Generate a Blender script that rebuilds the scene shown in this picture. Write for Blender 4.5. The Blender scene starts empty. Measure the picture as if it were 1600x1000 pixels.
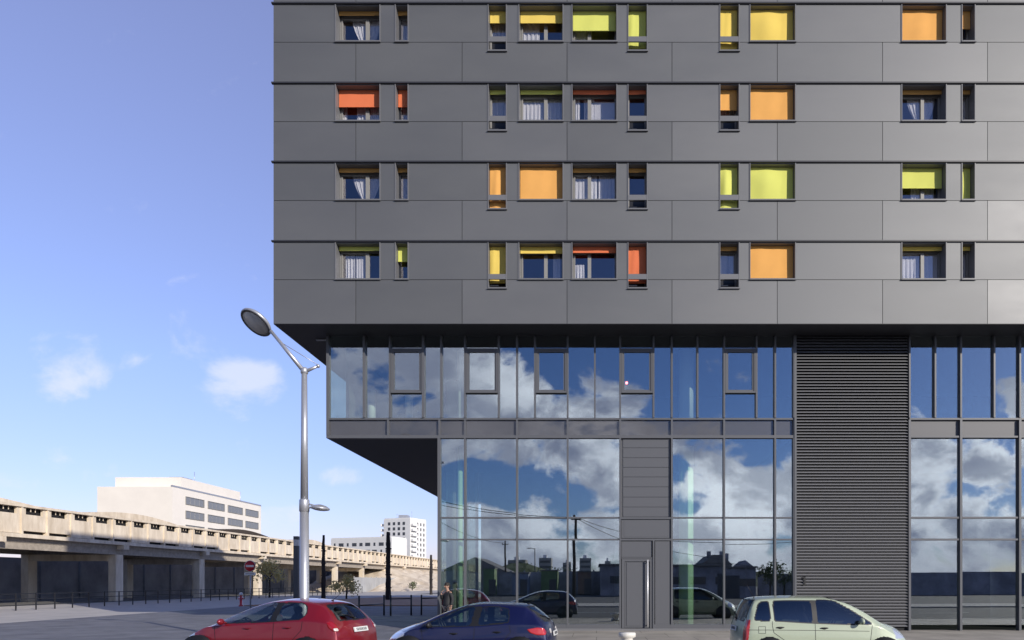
import bpy, bmesh, math, random
import numpy as np
from mathutils import Vector, Matrix, bvhtree
random.seed(7); rng = np.random.default_rng(7)
SC = bpy.context.scene
COL = SC.collection
R = math.radians
# ------------------------------------------------------------------ camera constants
F, PX, PY, EYE = 1060.0, 932.0, 908.0, 1.94       # lens in picture widths of 1600, vanishing point, eye height
D1, D2 = 24.1, 25.3                               # street front of the upper block, and of the glazed storeys
def wx(px, d): return (px - PX) * d / F
def wz(py, d): return EYE + (PY - py) * d / F
SUN_AZ, SUN_EL = 45.0, 23.0                       # sun to the right behind the viewer
# ------------------------------------------------------------------ mesh builder
class MB:
    def __init__(s): s.v, s.f, s.m, s.sm = [], [], [], []
    def add(s, vs, fs, mi=0, smooth=False):
        b = len(s.v); s.v += [tuple(p) for p in vs]
        for f in fs: s.f.append([b + i for i in f]); s.m.append(mi); s.sm.append(smooth)
        return s
    def box(s, x0, x1, y0, y1, z0, z1, mi=0, M=None):
        x0, x1 = min(x0, x1), max(x0, x1); y0, y1 = min(y0, y1), max(y0, y1); z0, z1 = min(z0, z1), max(z0, z1)
        vs = [(x0,y0,z0),(x1,y0,z0),(x1,y1,z0),(x0,y1,z0),(x0,y0,z1),(x1,y0,z1),(x1,y1,z1),(x0,y1,z1)]
        if M is not None: vs = [M @ Vector(p) for p in vs]
        return s.add(vs, [(0,3,2,1),(4,5,6,7),(0,1,5,4),(1,2,6,5),(2,3,7,6),(3,0,4,7)], mi)
    def tube(s, pts, rad, n=8, mi=0, caps=True, smooth=True):
        pts = [Vector(p) for p in pts]
        if not isinstance(rad, (list, tuple)): rad = [rad] * len(pts)
        vs, fs = [], []
        up = None
        for i, p in enumerate(pts):
            d = (pts[min(i+1, len(pts)-1)] - pts[max(i-1, 0)]).normalized()
            if up is None:
                up = Vector((0,0,1)) if abs(d.z) < .9 else Vector((1,0,0))
            a = d.cross(up)
            a = a.normalized() if a.length > 1e-6 else d.orthogonal().normalized()
            b = a.cross(d).normalized(); up = b
            for k in range(n):
                t = 2*math.pi*k/n
                vs.append(p + (a*math.cos(t) + b*math.sin(t)) * rad[i])
        for i in range(len(pts)-1):
            for k in range(n):
                fs.append((i*n+k, i*n+(k+1)%n, (i+1)*n+(k+1)%n, (i+1)*n+k))
        if caps:
            fs.append(tuple(range(n-1, -1, -1))); fs.append(tuple(range((len(pts)-1)*n, len(pts)*n)))
        return s.add(vs, fs, mi, smooth)
    def lathe(s, prof, n=24, mi=0, M=None, smooth=True):
        vs, fs = [], []
        for r, z in prof:
            for k in range(n):
                t = 2*math.pi*k/n; vs.append(Vector((r*math.cos(t), r*math.sin(t), z)))
        for i in range(len(prof)-1):
            for k in range(n): fs.append((i*n+k, i*n+(k+1)%n, (i+1)*n+(k+1)%n, (i+1)*n+k))
        if prof[0][0] > 1e-4: fs.append(tuple(range(n-1,-1,-1)))
        if prof[-1][0] > 1e-4: fs.append(tuple(range((len(prof)-1)*n, len(prof)*n)))
        if M is not None: vs = [M @ p for p in vs]
        return s.add(vs, fs, mi, smooth)
    def ball(s, c, r, n=12, mi=0, M=None):
        r = r if isinstance(r, (tuple, list)) else (r, r, r)
        prof = [(max(math.sin(math.pi*i/n), 1e-5), -math.cos(math.pi*i/n)) for i in range(n+1)]
        T = Matrix.Translation(c) @ (M if M is not None else Matrix.Identity(4)) @ Matrix.Diagonal((*r, 1))
        return s.lathe(prof, n*2, mi, T)
    def prism(s, poly, axis, a, b, mi=0, M=None):
        def P(p, t): return {'x': (t, p[0], p[1]), 'y': (p[0], t, p[1]), 'z': (p[0], p[1], t)}[axis]
        n = len(poly); vs = [P(p, a) for p in poly] + [P(p, b) for p in poly]
        if M is not None: vs = [M @ Vector(p) for p in vs]
        fs = [tuple(range(n-1,-1,-1)), tuple(range(n, 2*n))] + [(i, (i+1)%n, n+(i+1)%n, n+i) for i in range(n)]
        return s.add(vs, fs, mi)
    def build(s, name, mats, parent=None, fix=True):
        me = bpy.data.meshes.new(name); me.from_pydata(s.v, [], s.f)
        for m in (mats if isinstance(mats, (list, tuple)) else [mats]): me.materials.append(m)
        me.polygons.foreach_set('material_index', s.m); me.polygons.foreach_set('use_smooth', s.sm)
        if fix:
            bm = bmesh.new(); bm.from_mesh(me); bmesh.ops.recalc_face_normals(bm, faces=bm.faces); bm.to_mesh(me); bm.free()
        me.update()
        o = bpy.data.objects.new(name, me); COL.objects.link(o)
        if parent is not None: o.parent = parent
        return o
def tag(o, label=None, cat=None, group=None, kind=None):
    if label: o['label'] = label
    if cat: o['category'] = cat
    if group: o['group'] = group
    if kind: o['kind'] = kind
    return o
def empty(name, loc=(0,0,0), rz=0, label=None, cat=None, group=None):
    o = bpy.data.objects.new(name, None); COL.objects.link(o)
    o.location = loc; o.rotation_euler = (0, 0, rz); o.empty_display_size = .3
    return tag(o, label, cat, group)
def copy_tree(o, parent=None):
    c = o.copy(); COL.objects.link(c)
    if parent is not None: c.parent = parent
    for ch in list(o.children): copy_tree(ch, c)
    return c
# ------------------------------------------------------------------ materials
def newmat(name):
    m = bpy.data.materials.new(name); m.use_nodes = True
    return m, m.node_tree, m.node_tree.nodes['Principled BSDF']
def mat(name, col, rough=.6, metal=0., spec=.5, coat=0., var=0., scale=3., col2=None, bump=0., bscale=40., stretch=(1,1,1), emit=None, trans=0., rvar=0.):
    m, nt, b = newmat(name); N, L = nt.nodes, nt.links
    b.inputs['Base Color'].default_value = (*col, 1); b.inputs['Roughness'].default_value = rough
    b.inputs['Metallic'].default_value = metal; b.inputs['Specular IOR Level'].default_value = spec
    b.inputs['Coat Weight'].default_value = coat; b.inputs['Coat Roughness'].default_value = .04
    if emit: b.inputs['Emission Color'].default_value = (*emit[0], 1); b.inputs['Emission Strength'].default_value = emit[1]
    if var or col2 or bump or rvar:
        tc = N.new('ShaderNodeTexCoord'); mp = N.new('ShaderNodeMapping'); mp.inputs['Scale'].default_value = stretch
        L.new(tc.outputs['Object'], mp.inputs[0])
        nz = N.new('ShaderNodeTexNoise'); nz.inputs['Scale'].default_value = scale; nz.inputs['Detail'].default_value = 6; nz.inputs['Roughness'].default_value = .65
        L.new(mp.outputs[0], nz.inputs['Vector'])
        if var or col2:
            rp = N.new('ShaderNodeValToRGB'); rp.color_ramp.elements[0].position = .33; rp.color_ramp.elements[1].position = .68
            c2 = col2 or tuple(min(1, c*(1+var)) for c in col); c1 = col if col2 else tuple(c*(1-var) for c in col)
            rp.color_ramp.elements[0].color = (*c1, 1); rp.color_ramp.elements[1].color = (*c2, 1)
            L.new(nz.outputs[0], rp.inputs[0]); L.new(rp.outputs[0], b.inputs['Base Color'])
        if rvar:
            mr = N.new('ShaderNodeMapRange'); mr.inputs[1].default_value = .3; mr.inputs[2].default_value = .7
            mr.inputs[3].default_value = rough - rvar; mr.inputs[4].default_value = rough + rvar
            L.new(nz.outputs[0], mr.inputs[0]); L.new(mr.outputs[0], b.inputs['Roughness'])
        if bump:
            n2 = N.new('ShaderNodeTexNoise'); n2.inputs['Scale'].default_value = bscale; n2.inputs['Detail'].default_value = 5
            L.new(mp.outputs[0], n2.inputs['Vector'])
            bp = N.new('ShaderNodeBump'); bp.inputs['Strength'].default_value = bump; bp.inputs['Distance'].default_value = .02
            L.new(n2.outputs[0], bp.inputs['Height']); L.new(bp.outputs[0], b.inputs['Normal'])
    if trans:
        tr = N.new('ShaderNodeBsdfTranslucent'); tr.inputs[0].default_value = (*col, 1)
        mx = N.new('ShaderNodeMixShader'); mx.inputs[0].default_value = trans
        L.new(b.outputs[0], mx.inputs[1]); L.new(tr.outputs[0], mx.inputs[2]); L.new(mx.outputs[0], N['Material Output'].inputs[0])
    return m
def glass(name, refl=.4, tint=(.5,.56,.55), gtint=(.95,.97,1.), wob=0., rough=0.):
    m, nt, b = newmat(name); N, L = nt.nodes, nt.links; N.remove(b)
    g = N.new('ShaderNodeBsdfGlossy'); g.inputs['Roughness'].default_value = rough; g.inputs[0].default_value = (*gtint, 1)
    t = N.new('ShaderNodeBsdfTransparent'); t.inputs[0].default_value = (*tint, 1)
    ge = N.new('ShaderNodeNewGeometry'); dt = N.new('ShaderNodeVectorMath'); dt.operation = 'DOT_PRODUCT'
    L.new(ge.outputs['Normal'], dt.inputs[0]); L.new(ge.outputs['Incoming'], dt.inputs[1])
    def mt_(op, a, b):
        q = N.new('ShaderNodeMath'); q.operation = op
        for i, s in enumerate((a, b)):
            if isinstance(s, (int, float)): q.inputs[i].default_value = s
            else: L.new(s, q.inputs[i])
        return q.outputs[0]
    c_ = mt_('ABSOLUTE', dt.outputs['Value'], 0)
    fz = mt_('ADD', mt_('MULTIPLY', mt_('POWER', mt_('SUBTRACT', 1., c_), 5.), 1-refl), refl)   # both faces of a pane alike
    mx = N.new('ShaderNodeMixShader'); L.new(fz, mx.inputs[0]); L.new(t.outputs[0], mx.inputs[1]); L.new(g.outputs[0], mx.inputs[2])
    L.new(mx.outputs[0], N['Material Output'].inputs[0])
    if wob:
        tc = N.new('ShaderNodeTexCoord'); nz = N.new('ShaderNodeTexNoise'); nz.inputs['Scale'].default_value = .5; nz.inputs['Detail'].default_value = 1
        L.new(tc.outputs['Object'], nz.inputs['Vector'])
        bp = N.new('ShaderNodeBump'); bp.inputs['Strength'].default_value = wob; bp.inputs['Distance'].default_value = .05
        L.new(nz.outputs[0], bp.inputs['Height']); L.new(bp.outputs[0], g.inputs['Normal'])
    return m
M = {}
M['clad'] = mat('dark_grey_cladding', (.166,.170,.172), .54, .5, .5, var=.05, scale=.35, rvar=.05, stretch=(.4,1,1.2), bump=.12, bscale=.9)
M['clad2'] = mat('dark_grey_cladding_batch', (.174,.177,.179), .53, .5, .5, var=.05, scale=.4, rvar=.05, stretch=(.4,1,1.2), bump=.12, bscale=.8)
M['clad3'] = mat('dark_grey_cladding_weathered', (.159,.163,.165), .56, .5, .5, var=.06, scale=.3, rvar=.05, stretch=(.4,1,1.2), bump=.12, bscale=1.)
M['joint'] = mat('joint_shadow_gap', (.012,.012,.014), .8)
M['ledge'] = mat('dark_flashing', (.035,.036,.042), .45)
M['alu'] = mat('grey_aluminium', (.17,.172,.18), .42, .0, .5)
M['alu_dark'] = mat('dark_aluminium', (.06,.06,.066), .45)
M['alu_light'] = mat('pale_window_frame', (.27,.265,.25), .5)
M['mull'] = mat('mullion_grey', (.110,.114,.124), .4, .0, .5)
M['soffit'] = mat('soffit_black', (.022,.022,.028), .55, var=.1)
M['spandrel'] = glass('spandrel_glass', .045, (.90,.90,.90), (.95,.95,1.))
M['spback'] = mat('spandrel_backing', (.125,.125,.13), .5)
M['glass'] = glass('curtain_wall_glass', .29, (.88,.96,.91), (.92,.95,1.), wob=.012)
M['wglass'] = glass('flat_window_glass', .13, (.98,.98,.98), (.98,.95,1.), wob=.01)
M['interior'] = mat('dim_interior', (.15,.15,.155), .8, var=.2, scale=.6)
M['intfloor'] = mat('interior_floor', (.05,.05,.05), .5)
M['slab'] = mat('room_walls', (.32,.32,.36), .8)
M['colgreen'] = mat('pale_green_column', (.62,.86,.58), .5)
M['curtain'] = mat('white_net_curtain', (.95,.95,.97), .9, var=.02, trans=.4)
M['steel'] = mat('brushed_steel', (.80,.80,.80), .45, .5)
M['galv'] = mat('galvanised_steel', (.50,.51,.54), .38, .55, .5, var=.06, scale=2, stretch=(1,1,.2))
M['lampglass'] = mat('lamp_diffuser', (.72,.71,.67), .3, var=.12, scale=6)
def fabric(n, c): return mat(n, c, .85, 0, .2, trans=.16, var=.03, scale=2)
M['lime'] = fabric('lime_blind_fabric', (.80,.82,.20)); M['yellow'] = fabric('yellow_blind_fabric', (.92,.70,.16))
M['orange'] = fabric('orange_blind_fabric', (.93,.49,.14)); M['red'] = fabric('red_orange_blind_fabric', (.85,.23,.10))
M['brown'] = fabric('ochre_blind_fabric', (.62,.34,.10))
M['concrete'] = mat('pavement_concrete', (.33,.31,.28), .85, col2=(.42,.40,.36), scale=2.2, bump=.25, bscale=60)
M['kerb'] = mat('kerb_stone', (.36,.35,.33), .8, var=.12, bump=.2)
M['asphalt'] = mat('asphalt', (.045,.046,.05), .85, col2=(.065,.066,.07), scale=1.1, bump=.4, bscale=90)
M['black'] = mat('black_plastic', (.012,.012,.013), .5)
M['blackmetal'] = mat('black_painted_metal', (.015,.016,.02), .4)
M['white'] = mat('white_paint', (.78,.78,.76), .5, var=.03)
M['charred'] = mat('dark_weathered_wood', (.018,.015,.015), .9, col2=(.05,.04,.036), scale=4, bump=.8, bscale=14, stretch=(1,1,.3))
M['cream'] = mat('cream_concrete', (.60,.50,.37), .85, col2=(.88,.77,.61), scale=1.3, bump=.15, bscale=8, stretch=(1,1,.28))
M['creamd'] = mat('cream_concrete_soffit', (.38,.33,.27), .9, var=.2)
M['whitewall'] = mat('white_render', (.80,.79,.76), .8, var=.03, scale=.3)
M['creamwall'] = mat('cream_render', (.88,.82,.73), .8, var=.03, scale=.3)
M['palewin'] = mat('pale_window_glass', (.22,.23,.25), .2)
M['dkwin'] = mat('far_window_glass', (.06,.065,.075), .15)
M['leaf'] = mat('olive_leaves', (.46,.38,.14), .8, col2=(.80,.66,.32), scale=2.2, trans=.25)
M['leafd'] = mat('dark_green_leaves', (.06,.08,.03), .8, col2=(.12,.15,.055), scale=2.0, trans=.2)
M['bark'] = mat('bark', (.06,.045,.035), .9, var=.3, scale=8, bump=.5)
# ------------------------------------------------------------------ the apartment building
BLD = empty('apartment_building', (4, 30, 0), 0, 'dark grey apartment block with bright roller blinds above two overhanging glazed storeys', 'building')
BLD.location = (0, 0, 0)
XL, XR, YB, ZTOP = wx(427, D1), 20.0, 47.0, wz(-150, D1)
RXP = PX + XR * F / D1                                  # right end in picture units of the front plane
LEDGE = [5.5, 130, 253.2, 377]; JOINT = [66, 190, 313.3, 437]; NEXT = [130, 253.2, 377, 506]
TALLB = [80.5, 205, 327.5, 451]
WINX = [(523.5,594.5,0), (617,638.5,0), (762,792,1), (810,880.5,0), (893,964.5,0), (980.5,1012,1), (1124,1155.5,1), (1171,1243.5,0), (1408,1479,0), (1502,1524,0)]
VJ = [556, 722, 886, 1050, 1214.5, 1379, 1543, 1708]
# -- cladding panels with open joints, and the wall behind them
pan, wall = MB(), MB()
GAP = .009
def panel(x0, x1, y0, y1, l=1, r=1, t=1, b=1):
    X0, X1, Z1, Z0 = wx(x0, D1), wx(x1, D1), wz(y0, D1), wz(y1, D1)
    pan.box(X0 + GAP*l, X1 - GAP*r, D1, D1+.05, Z0 + GAP*b, Z1 - GAP*t, BATCH[0])
    wall.box(X0, X1, D1+.052, D1+.60, Z0, Z1)
LX = 427
BATCH = [0]; brr = random.Random(21)
for r in range(4):
    y0, yj, yn, yt = LEDGE[r], JOINT[r], NEXT[r], TALLB[r]
    x = LX
    for (a, b, tall) in WINX:
        BATCH[0] = brr.randrange(3); panel(x, a, y0, yj, l=(x == LX), r=0); x = b
    panel(x, RXP, y0, yj, l=0)
    edges = [LX] + VJ + [RXP]
    for i in range(len(edges)-1):
        a, b = edges[i], edges[i+1]; BATCH[0] = brr.randrange(3)
        cuts = [(p, q) for (p, q, t) in WINX if t and a < p < b]
        if cuts:
            xx = a
            for (p, q) in cuts:
                panel(xx, p, yj, yt, l=(xx == a), r=0, b=0); xx = q
            panel(xx, b, yj, yt, l=0, r=1, b=0)
            panel(a, b, yt, yn, t=0)
        else: panel(a, b, yj, yn)
edges = [LX] + VJ + [RXP]
for i in range(len(edges)-1):
    panel(edges[i], edges[i+1], -57, 5.5); panel(edges[i], edges[i+1], -150, -57)
pan.build('cladding', [M['clad'], M['clad2'], M['clad3']], BLD)
zs = wz(506, D1)
wall.box(XL+.002, XL+.30, D1+.602, YB, zs, ZTOP)                       # left flank
wall.box(XR-.3, XR, D1+.602, YB, zs, ZTOP); wall.box(XL+.302, XR-.302, YB-.3, YB, zs, ZTOP)
wall.build('wall', M['joint'], BLD)
fl = MB(); fl.box(XL, XL+.0015, D1+.052, YB, zs, ZTOP); fl.build('flank_cladding', M['clad'], BLD)
rf = MB(); rf.box(XL, XR, D1, YB, ZTOP+.002, ZTOP+.25); rf.build('roof', M['ledge'], BLD)
for y in LEDGE:
    m = MB(); z = wz(y, D1)
    m.prism([(D1-.055, z-.030), (D1-.055, z+.020), (D1+.04, z+.034), (D1+.04, z-.030)], 'x', XL-.05, XR); m.build('ledge', M['ledge'], BLD)
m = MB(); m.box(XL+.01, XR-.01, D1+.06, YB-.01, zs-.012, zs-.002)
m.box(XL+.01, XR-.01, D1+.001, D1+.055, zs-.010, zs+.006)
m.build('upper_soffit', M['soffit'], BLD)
# -- rooms behind the windows
rm = MB()
for r in range(4):
    zf = wz(JOINT[r]+24, D1)
    rm.box(XL+.31, XR-.31, D1+.603, YB-.31, zf-.2, zf)
rm.box(XL+.31, XR-.31, D1+.603, YB-.31, wz(-10, D1), wz(-14, D1))
rm.box(XL+.31, XR-.31, D1+5.2, D1+5.3, zs+.05, wz(0, D1))
for px in (480, 700, 886, 1050, 1300, 1390):
    rm.box(wx(px, D1)-.05, wx(px, D1)+.05, D1+.604, D1+5.19, zs+.05, wz(0, D1))
rm.build('room_wall', M['slab'], BLD)
# -- windows: blinds (colour, lower edge in picture units from the ledge; None = rolled up), curtains
BL = [[('brown',0), ('brown',0), ('yellow',21), ('yellow',21), ('lime',33), ('lime',61), ('yellow',99), ('yellow',99), ('orange',99), ('orange',30)],
      [('red',29), ('red',29), ('lime',0), ('lime',0), ('red',0), ('red',0), ('orange',34), ('orange',99), ('brown',0), ('brown',0)],
      [('brown',0), ('brown',0), ('orange',99), ('orange',99), ('brown',0), ('brown',0), ('lime',99), ('lime',99), ('lime',34), ('lime',60)],
      [('lime',0), ('lime',26), ('yellow',60), ('yellow',13), ('red',12), ('red',60), ('brown',0), ('orange',99), ('yellow',0), ('yellow',0)]]
CU = [['tied','plain','plain','half','half','','','','plain',''], ['low','plain','plain','full','part','','plain','','tied','plain'],
      ['tied','plain','','','full','','','','low','plain'], ['thick','bit','','right','left','','full','','full','plain']]
CNAME = {'lime':'lime green','yellow':'yellow','orange':'orange','red':'red','brown':'ochre'}
def sheet(X0, X1, zt0, zb0, y, amp, waves, nx=28, nz=14, shape=None, seed=0, thick=.004, sag=0.):
    """cloth hanging between X0 and X1; shape(u, v) gives the x fraction, v runs down"""
    rr = random.Random(seed); ph = rr.random()*6
    m = MB(); vs, fs = [], []
    for off in (0, thick):
        for j in range(nz+1):
            v = j/nz
            for i in range(nx+1):
                u = i/nx
                xf = shape(u, v) if shape else u
                yy = y + amp*math.sin(u*waves*6.283+ph) * (.35+.65*v) + amp*.4*math.sin(u*waves*14.1+v*2+ph*2) + sag*math.sin(math.pi*v)*math.sin(math.pi*min(1, u*1.3+.1*v))
                vs.append((X0+(X1-X0)*xf, yy+off, zt0+(zb0-zt0)*v))
    n = (nx+1)*(nz+1)
    for j in range(nz):
        for i in range(nx):
            a = j*(nx+1)+i
            fs.append((a, a+1, a+nx+2, a+nx+1)); fs.append((n+a+nx+1, n+a+nx+2, n+a+1, n+a))
    m.add(vs, fs, 0, True)
    return m
def make_window(r, c):
    px0, px1, tall = WINX[c]
    y0 = LEDGE[r] + 1.5; y1 = (TALLB[r] if tall else JOINT[r]) 
    X0, X1, Z1, Z0 = wx(px0, D1), wx(px1, D1), wz(y0, D1), wz(y1, D1)
    root = empty('window', (0,0,0)); root.parent = BLD
    t = .032
    m = MB()                                           # surround: metal lining standing proud of the panels
    m.box(X0, X0+t, D1-.025, D1+.56, Z0, Z1-.002); m.box(X1-t, X1, D1-.025, D1+.56, Z0, Z1-.002)
    m.box(X0+t, X1-t, D1+.012, D1+.56, Z1-t, Z1-.002)
    m.build('surround', M['alu'], root)
    m = MB(); m.prism([(D1-.06, Z0+.002), (D1-.06, Z0+.028), (D1+.42, Z0+.05), (D1+.42, Z0+.002)], 'x', X0+t+.001, X1-t-.001)
    m.prism([(D1-.06, Z0-.02), (D1-.06, Z0), (D1+.0, Z0), (D1+.0, Z0-.02)], 'x', X0-.012, X1+.012)
    m.build('sill', M['alu'], root)
    a, b, zt, zb = X0+t+.002, X1-t-.002, Z1-t-.002, Z0+.052
    yf = D1+.42; fw = .05
    fr = MB()                                          # casement frame
    fr.box(a, a+fw, yf, yf+.07, zb, zt); fr.box(b-fw, b, yf, yf+.07, zb, zt)
    fr.box(a+fw, b-fw, yf, yf+.07, zt-fw-.10, zt); fr.box(a+fw, b-fw, yf, yf+.07, zb, zb+fw)
    panes = []
    if c in (0, 3, 4, 7, 8):
        fx = {0:.64, 3:.60, 4:.40, 7:.6, 8:.6}[c]; xm = X0+(X1-X0)*fx
        fr.box(xm-.045, xm+.045, yf-.012, yf+.08, zb, zt-fw-.1)
        sl, sr = (a+fw, xm-.045) if fx > .5 else (xm+.045, b-fw)     # sash standing a little forward
        sl, sr = (a+fw, xm-.045)
        fr.box(sl, sl+.035, yf-.02, yf+.05, zb+fw, zt-fw-.1); fr.box(sr-.035, sr, yf-.02, yf+.05, zb+fw, zt-fw-.1)
        fr.box(sl+.035, sr-.035, yf-.02, yf+.05, zt-fw-.135, zt-fw-.1); fr.box(sl+.035, sr-.035, yf-.02, yf+.05, zb+fw, zb+fw+.035)
        panes = [(a+fw, xm-.045), (xm+.045, b-fw)]
    else:
        panes = [(a+fw, b-fw)]
    if tall:                                           # lower light under the guard bar
        zm = wz(JOINT[r]-2, D1); zm += .40*(zm-EYE)/D1      # set higher: the opening is seen from far below
        fr.box(a+fw, b-fw, yf-.01, yf+.075, zm-.05, zm+.05)
    fr.build('frame', M['alu_light'], root)
    m = MB()
    for (p, q) in panes: m.box(p, q, yf+.03, yf+.036, zb+.04, zt-.14)
    m.build('pane', M['wglass'], root)
    if tall:
        zg1, zg0 = wz(JOINT[r]-8.5, D1), wz(JOINT[r]-.5, D1)
        m = MB(); m.box(a, b, D1-.02, D1+.03, zg0, zg1); m.build('guard_bar', M['alu'], root)
        m = MB(); m.box(a+fw, b-fw, yf+.02, yf+.028, zb+fw, zm-.051); m.build('lower_panel', M['blackmetal'], root)
        m = MB(); zr = wz(JOINT[r]+5, D1); m.box(a+.02, a+.32, D1+.22, D1+.26, zr-.02, zr+.02); m.box(a+.02, b-.02, D1+.30, D1+.34, zr-.13, zr-.06, 1)
        m.build('catch_rail', [M['alu'], M['blackmetal']], root)
    colr, drop = BL[r][c]
    yb = LEDGE[r] + (drop if drop else 9.5)
    zbl = wz(yb, D1) if drop != 99 else Z0+.056
    if drop == 99 and not tall: zbl = Z0 + .057
    sd = r*17+c
    yb_ = D1 + (.20 if drop == 99 else .25)
    amp, sag = (.006, .0) if drop < 40 else (.010, (-.08 if (r, c) in ((0,7),(2,7),(2,6)) else -.03))
    if drop == 0: amp = .002
    bl = sheet(a+.012, b-.012, zt-.002, zbl, yb_, amp, 1.1, shape=None, seed=sd, sag=sag)
    if drop not in (0,):
        bl.box(a+.012, b-.012, yb_-.012, yb_+.02, zbl-.022, zbl-.001)
    o = bl.build('blind', M[colr], root, fix=False)
    o['label'] = ('%s blind fully lowered' if drop >= 60 else '%s blind partly lowered' if drop else '%s blind rolled up') % CNAME[colr]
    cu = CU[r][c]
    if cu:
        yc = D1+.535; W = b-a
        def put(x0, x1, shape=None, top=zt-.1, bot=zb+.02, waves=5, amp=.025, k=0):
            sheet(x0, x1, top, bot, yc, amp, waves, 40, 16, shape, sd*3+k).build('curtain', M['curtain'], root, fix=False)
        if cu == 'tied':
            xm = a + W*.55
            put(a+W*.26, a+W*.60, lambda u, v: .95*v**1.6 + u*(1-.95*v**1.6)*1., waves=3)
            put(a+W*.62, a+W*.92, lambda u, v: u*(1-.85*v**1.8), waves=3, k=1)
        elif cu == 'low': put(a+W*.36, a+W*.62, waves=3); put(a+W*.66, a+W*.90, waves=2, k=1); put(a+.02, a+W*.14, waves=2, k=2)
        elif cu == 'plain': put(a+W*.05, b-W*.05, waves=4)
        elif cu == 'full': put(a+.03, a+W*.56, waves=6); put(a+W*.6, b-.03, waves=4, k=1)
        elif cu == 'half': put(a+W*.04, a+W*.44, waves=4)
        elif cu == 'part': put(a+W*.05, a+W*.16, waves=2); put(a+W*.26, a+W*.5, waves=3, k=1); put(a+W*.5, b-.02, top=zt-.22, waves=1, amp=.006, k=2)
        elif cu == 'thick': put(a+W*.10, a+W*.32, waves=3, amp=.035); put(a+W*.33, a+W*.56, waves=4, k=1)
        elif cu == 'bit': put(a+W*.7, b, waves=2, top=zb+.55, bot=zb+.25)
        elif cu == 'right': put(a+W*.76, a+W*.93, waves=3)
        elif cu == 'left': put(a+W*.05, a+W*.27, waves=3, top=zb+.72)
    return root
for r in range(4):
    for c in range(len(WINX)): make_window(r, c)
# ------------------------------------------------------------------ glazed storeys
Z = lambda y: wz(y, D2)
X = lambda x: wx(x, D2)
ZS = zs - .013                                            # underside of the upper block
GX0, BX0 = X(686), X(511)                                 # corners of ground floor and of the glazed storey
Zg0, Zg1, Zs0, Zs1, Zf = .10, Z(684), Z(682), Z(657), Z(655)
XEND = PX + (XR-.4)*F/D2
up_m = [570, 610, 662, 690, 727, 779.5, 808, 836, 887, 929.5, 969, 1021, 1049.5, 1089.5, 1131, 1181.5, 1210.5, 1240]
CAS = [(610,662), (727,779.5), (836,887), (969,1021), (1131,1181.5)]
r_up = [1420, 1460, 1500, 1552, 1592, 1634, 1680, 1720]; r_lo = [1420, 1500, 1592, 1680]
def vbar(px, z0, z1, w=.062, y0=-.09, y1=.12, name='mullion', mt='mull', dx=0):
    m = MB(); x = X(px)+dx; m.box(x-w/2, x+w/2, D2+y0, D2+y1, z0, z1); return m.build(name, M[mt], BLD)
def hbar(p0, p1, z, h=.07, y0=-.07, y1=.11, name='transom', mt='mull'):
    m = MB(); m.box(X(p0), X(p1), D2+y0, D2+y1, z-h/2, z+h/2); return m.build(name, M[mt], BLD)
prr = random.Random(4)
def pane(p0, p1, z0, z1, mt='glass', name='glass_pane', y=.02):
    m = MB(); a, b = prr.uniform(-.0016,.0016), prr.uniform(-.0016,.0016); xa, xb = X(p0)+.02, X(p1)-.02
    q = lambda x, z, o: (x, D2+y+o+a*(x-(xa+xb)/2)+b*(z-(z0+z1)/2), z)
    m.add([q(xa,z0,0), q(xb,z0,0), q(xb,z1,0), q(xa,z1,0), q(xa,z0,.012), q(xb,z0,.012), q(xb,z1,.012), q(xa,z1,.012)], [(0,1,2,3),(7,6,5,4),(0,4,5,1),(1,5,6,2),(2,6,7,3),(3,7,4,0)])
    o = m.build(name, M[mt], BLD); return o
# upper glazed storey
vbar(513, Zs0+.04, ZS, .09)
alls = [513] + up_m
for i, p in enumerate(up_m): vbar(p, Zf+.04, ZS, .062 if p not in (570, 662) else .08, -.12 if p in (570,662) else -.10)
for i in range(len(alls)-1):
    a, b = alls[i], alls[i+1]
    if (a, b) in CAS:
        zc1, zc0 = Z(546), Z(614.5)
        pane(a, b, zc1+.02, ZS); pane(a, b, Zf+.02, zc0-.02)
        w = empty('casement', (0,0,0)); w.parent = BLD
        x0, x1, t = X(a)+.043, X(b)-.043, .11
        m = MB(); m.box(x0, x0+t, D2-.07, D2+.08, zc0, zc1); m.box(x1-t, x1, D2-.07, D2+.08, zc0, zc1)
        m.box(x0+t, x1-t, D2-.068, D2+.08, zc1-t, zc1); m.box(x0+t, x1-t, D2-.068, D2+.08, zc0, zc0+t)
        q = t*.45                                                       # raised outer rim
        m.box(x0-.004, x1+.004, D2-.10, D2-.072, zc1-q, zc1+.01); m.box(x0-.004, x1+.004, D2-.10, D2-.072, zc0-.01, zc0+q)
        m.box(x0-.004, x0+q, D2-.10, D2-.072, zc0+q, zc1-q); m.box(x1-q, x1+.004, D2-.10, D2-.072, zc0+q, zc1-q)
        m.build('frame', M['mull'], w)
        m = MB(); m.box(x0+t, x1-t, D2+.0, D2+.012, zc0+t, zc1-t); m.build('pane', M['glass'], w)
    else: pane(a, b, Zf+.02, ZS)
hbar(511, 1240, Zf+.0, .07, -.06)
# spandrel band and its bars
sp = [513, 607, 687, 727, 808, 887, 969, 1049.5, 1131, 1210.5, 1240]
for i, p in enumerate(sp):
    if i: vbar(p, Zs0+.036, Zf-.036, .07, -.07)
for i in range(len(sp)-1):
    m = MB(); m.box(X(sp[i])+.02, X(sp[i+1])-.02, D2+.01, D2+.02, Zs0, Zs1, 0); m.box(X(sp[i])+.02, X(sp[i+1])-.02, D2+.023, D2+.06, Zs0, Zs1, 1)
    m.build('spandrel_panel', [M['spandrel'], M['spback']], BLD)
hbar(511, 1240, Zs0-.02, .11, -.075)
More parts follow.
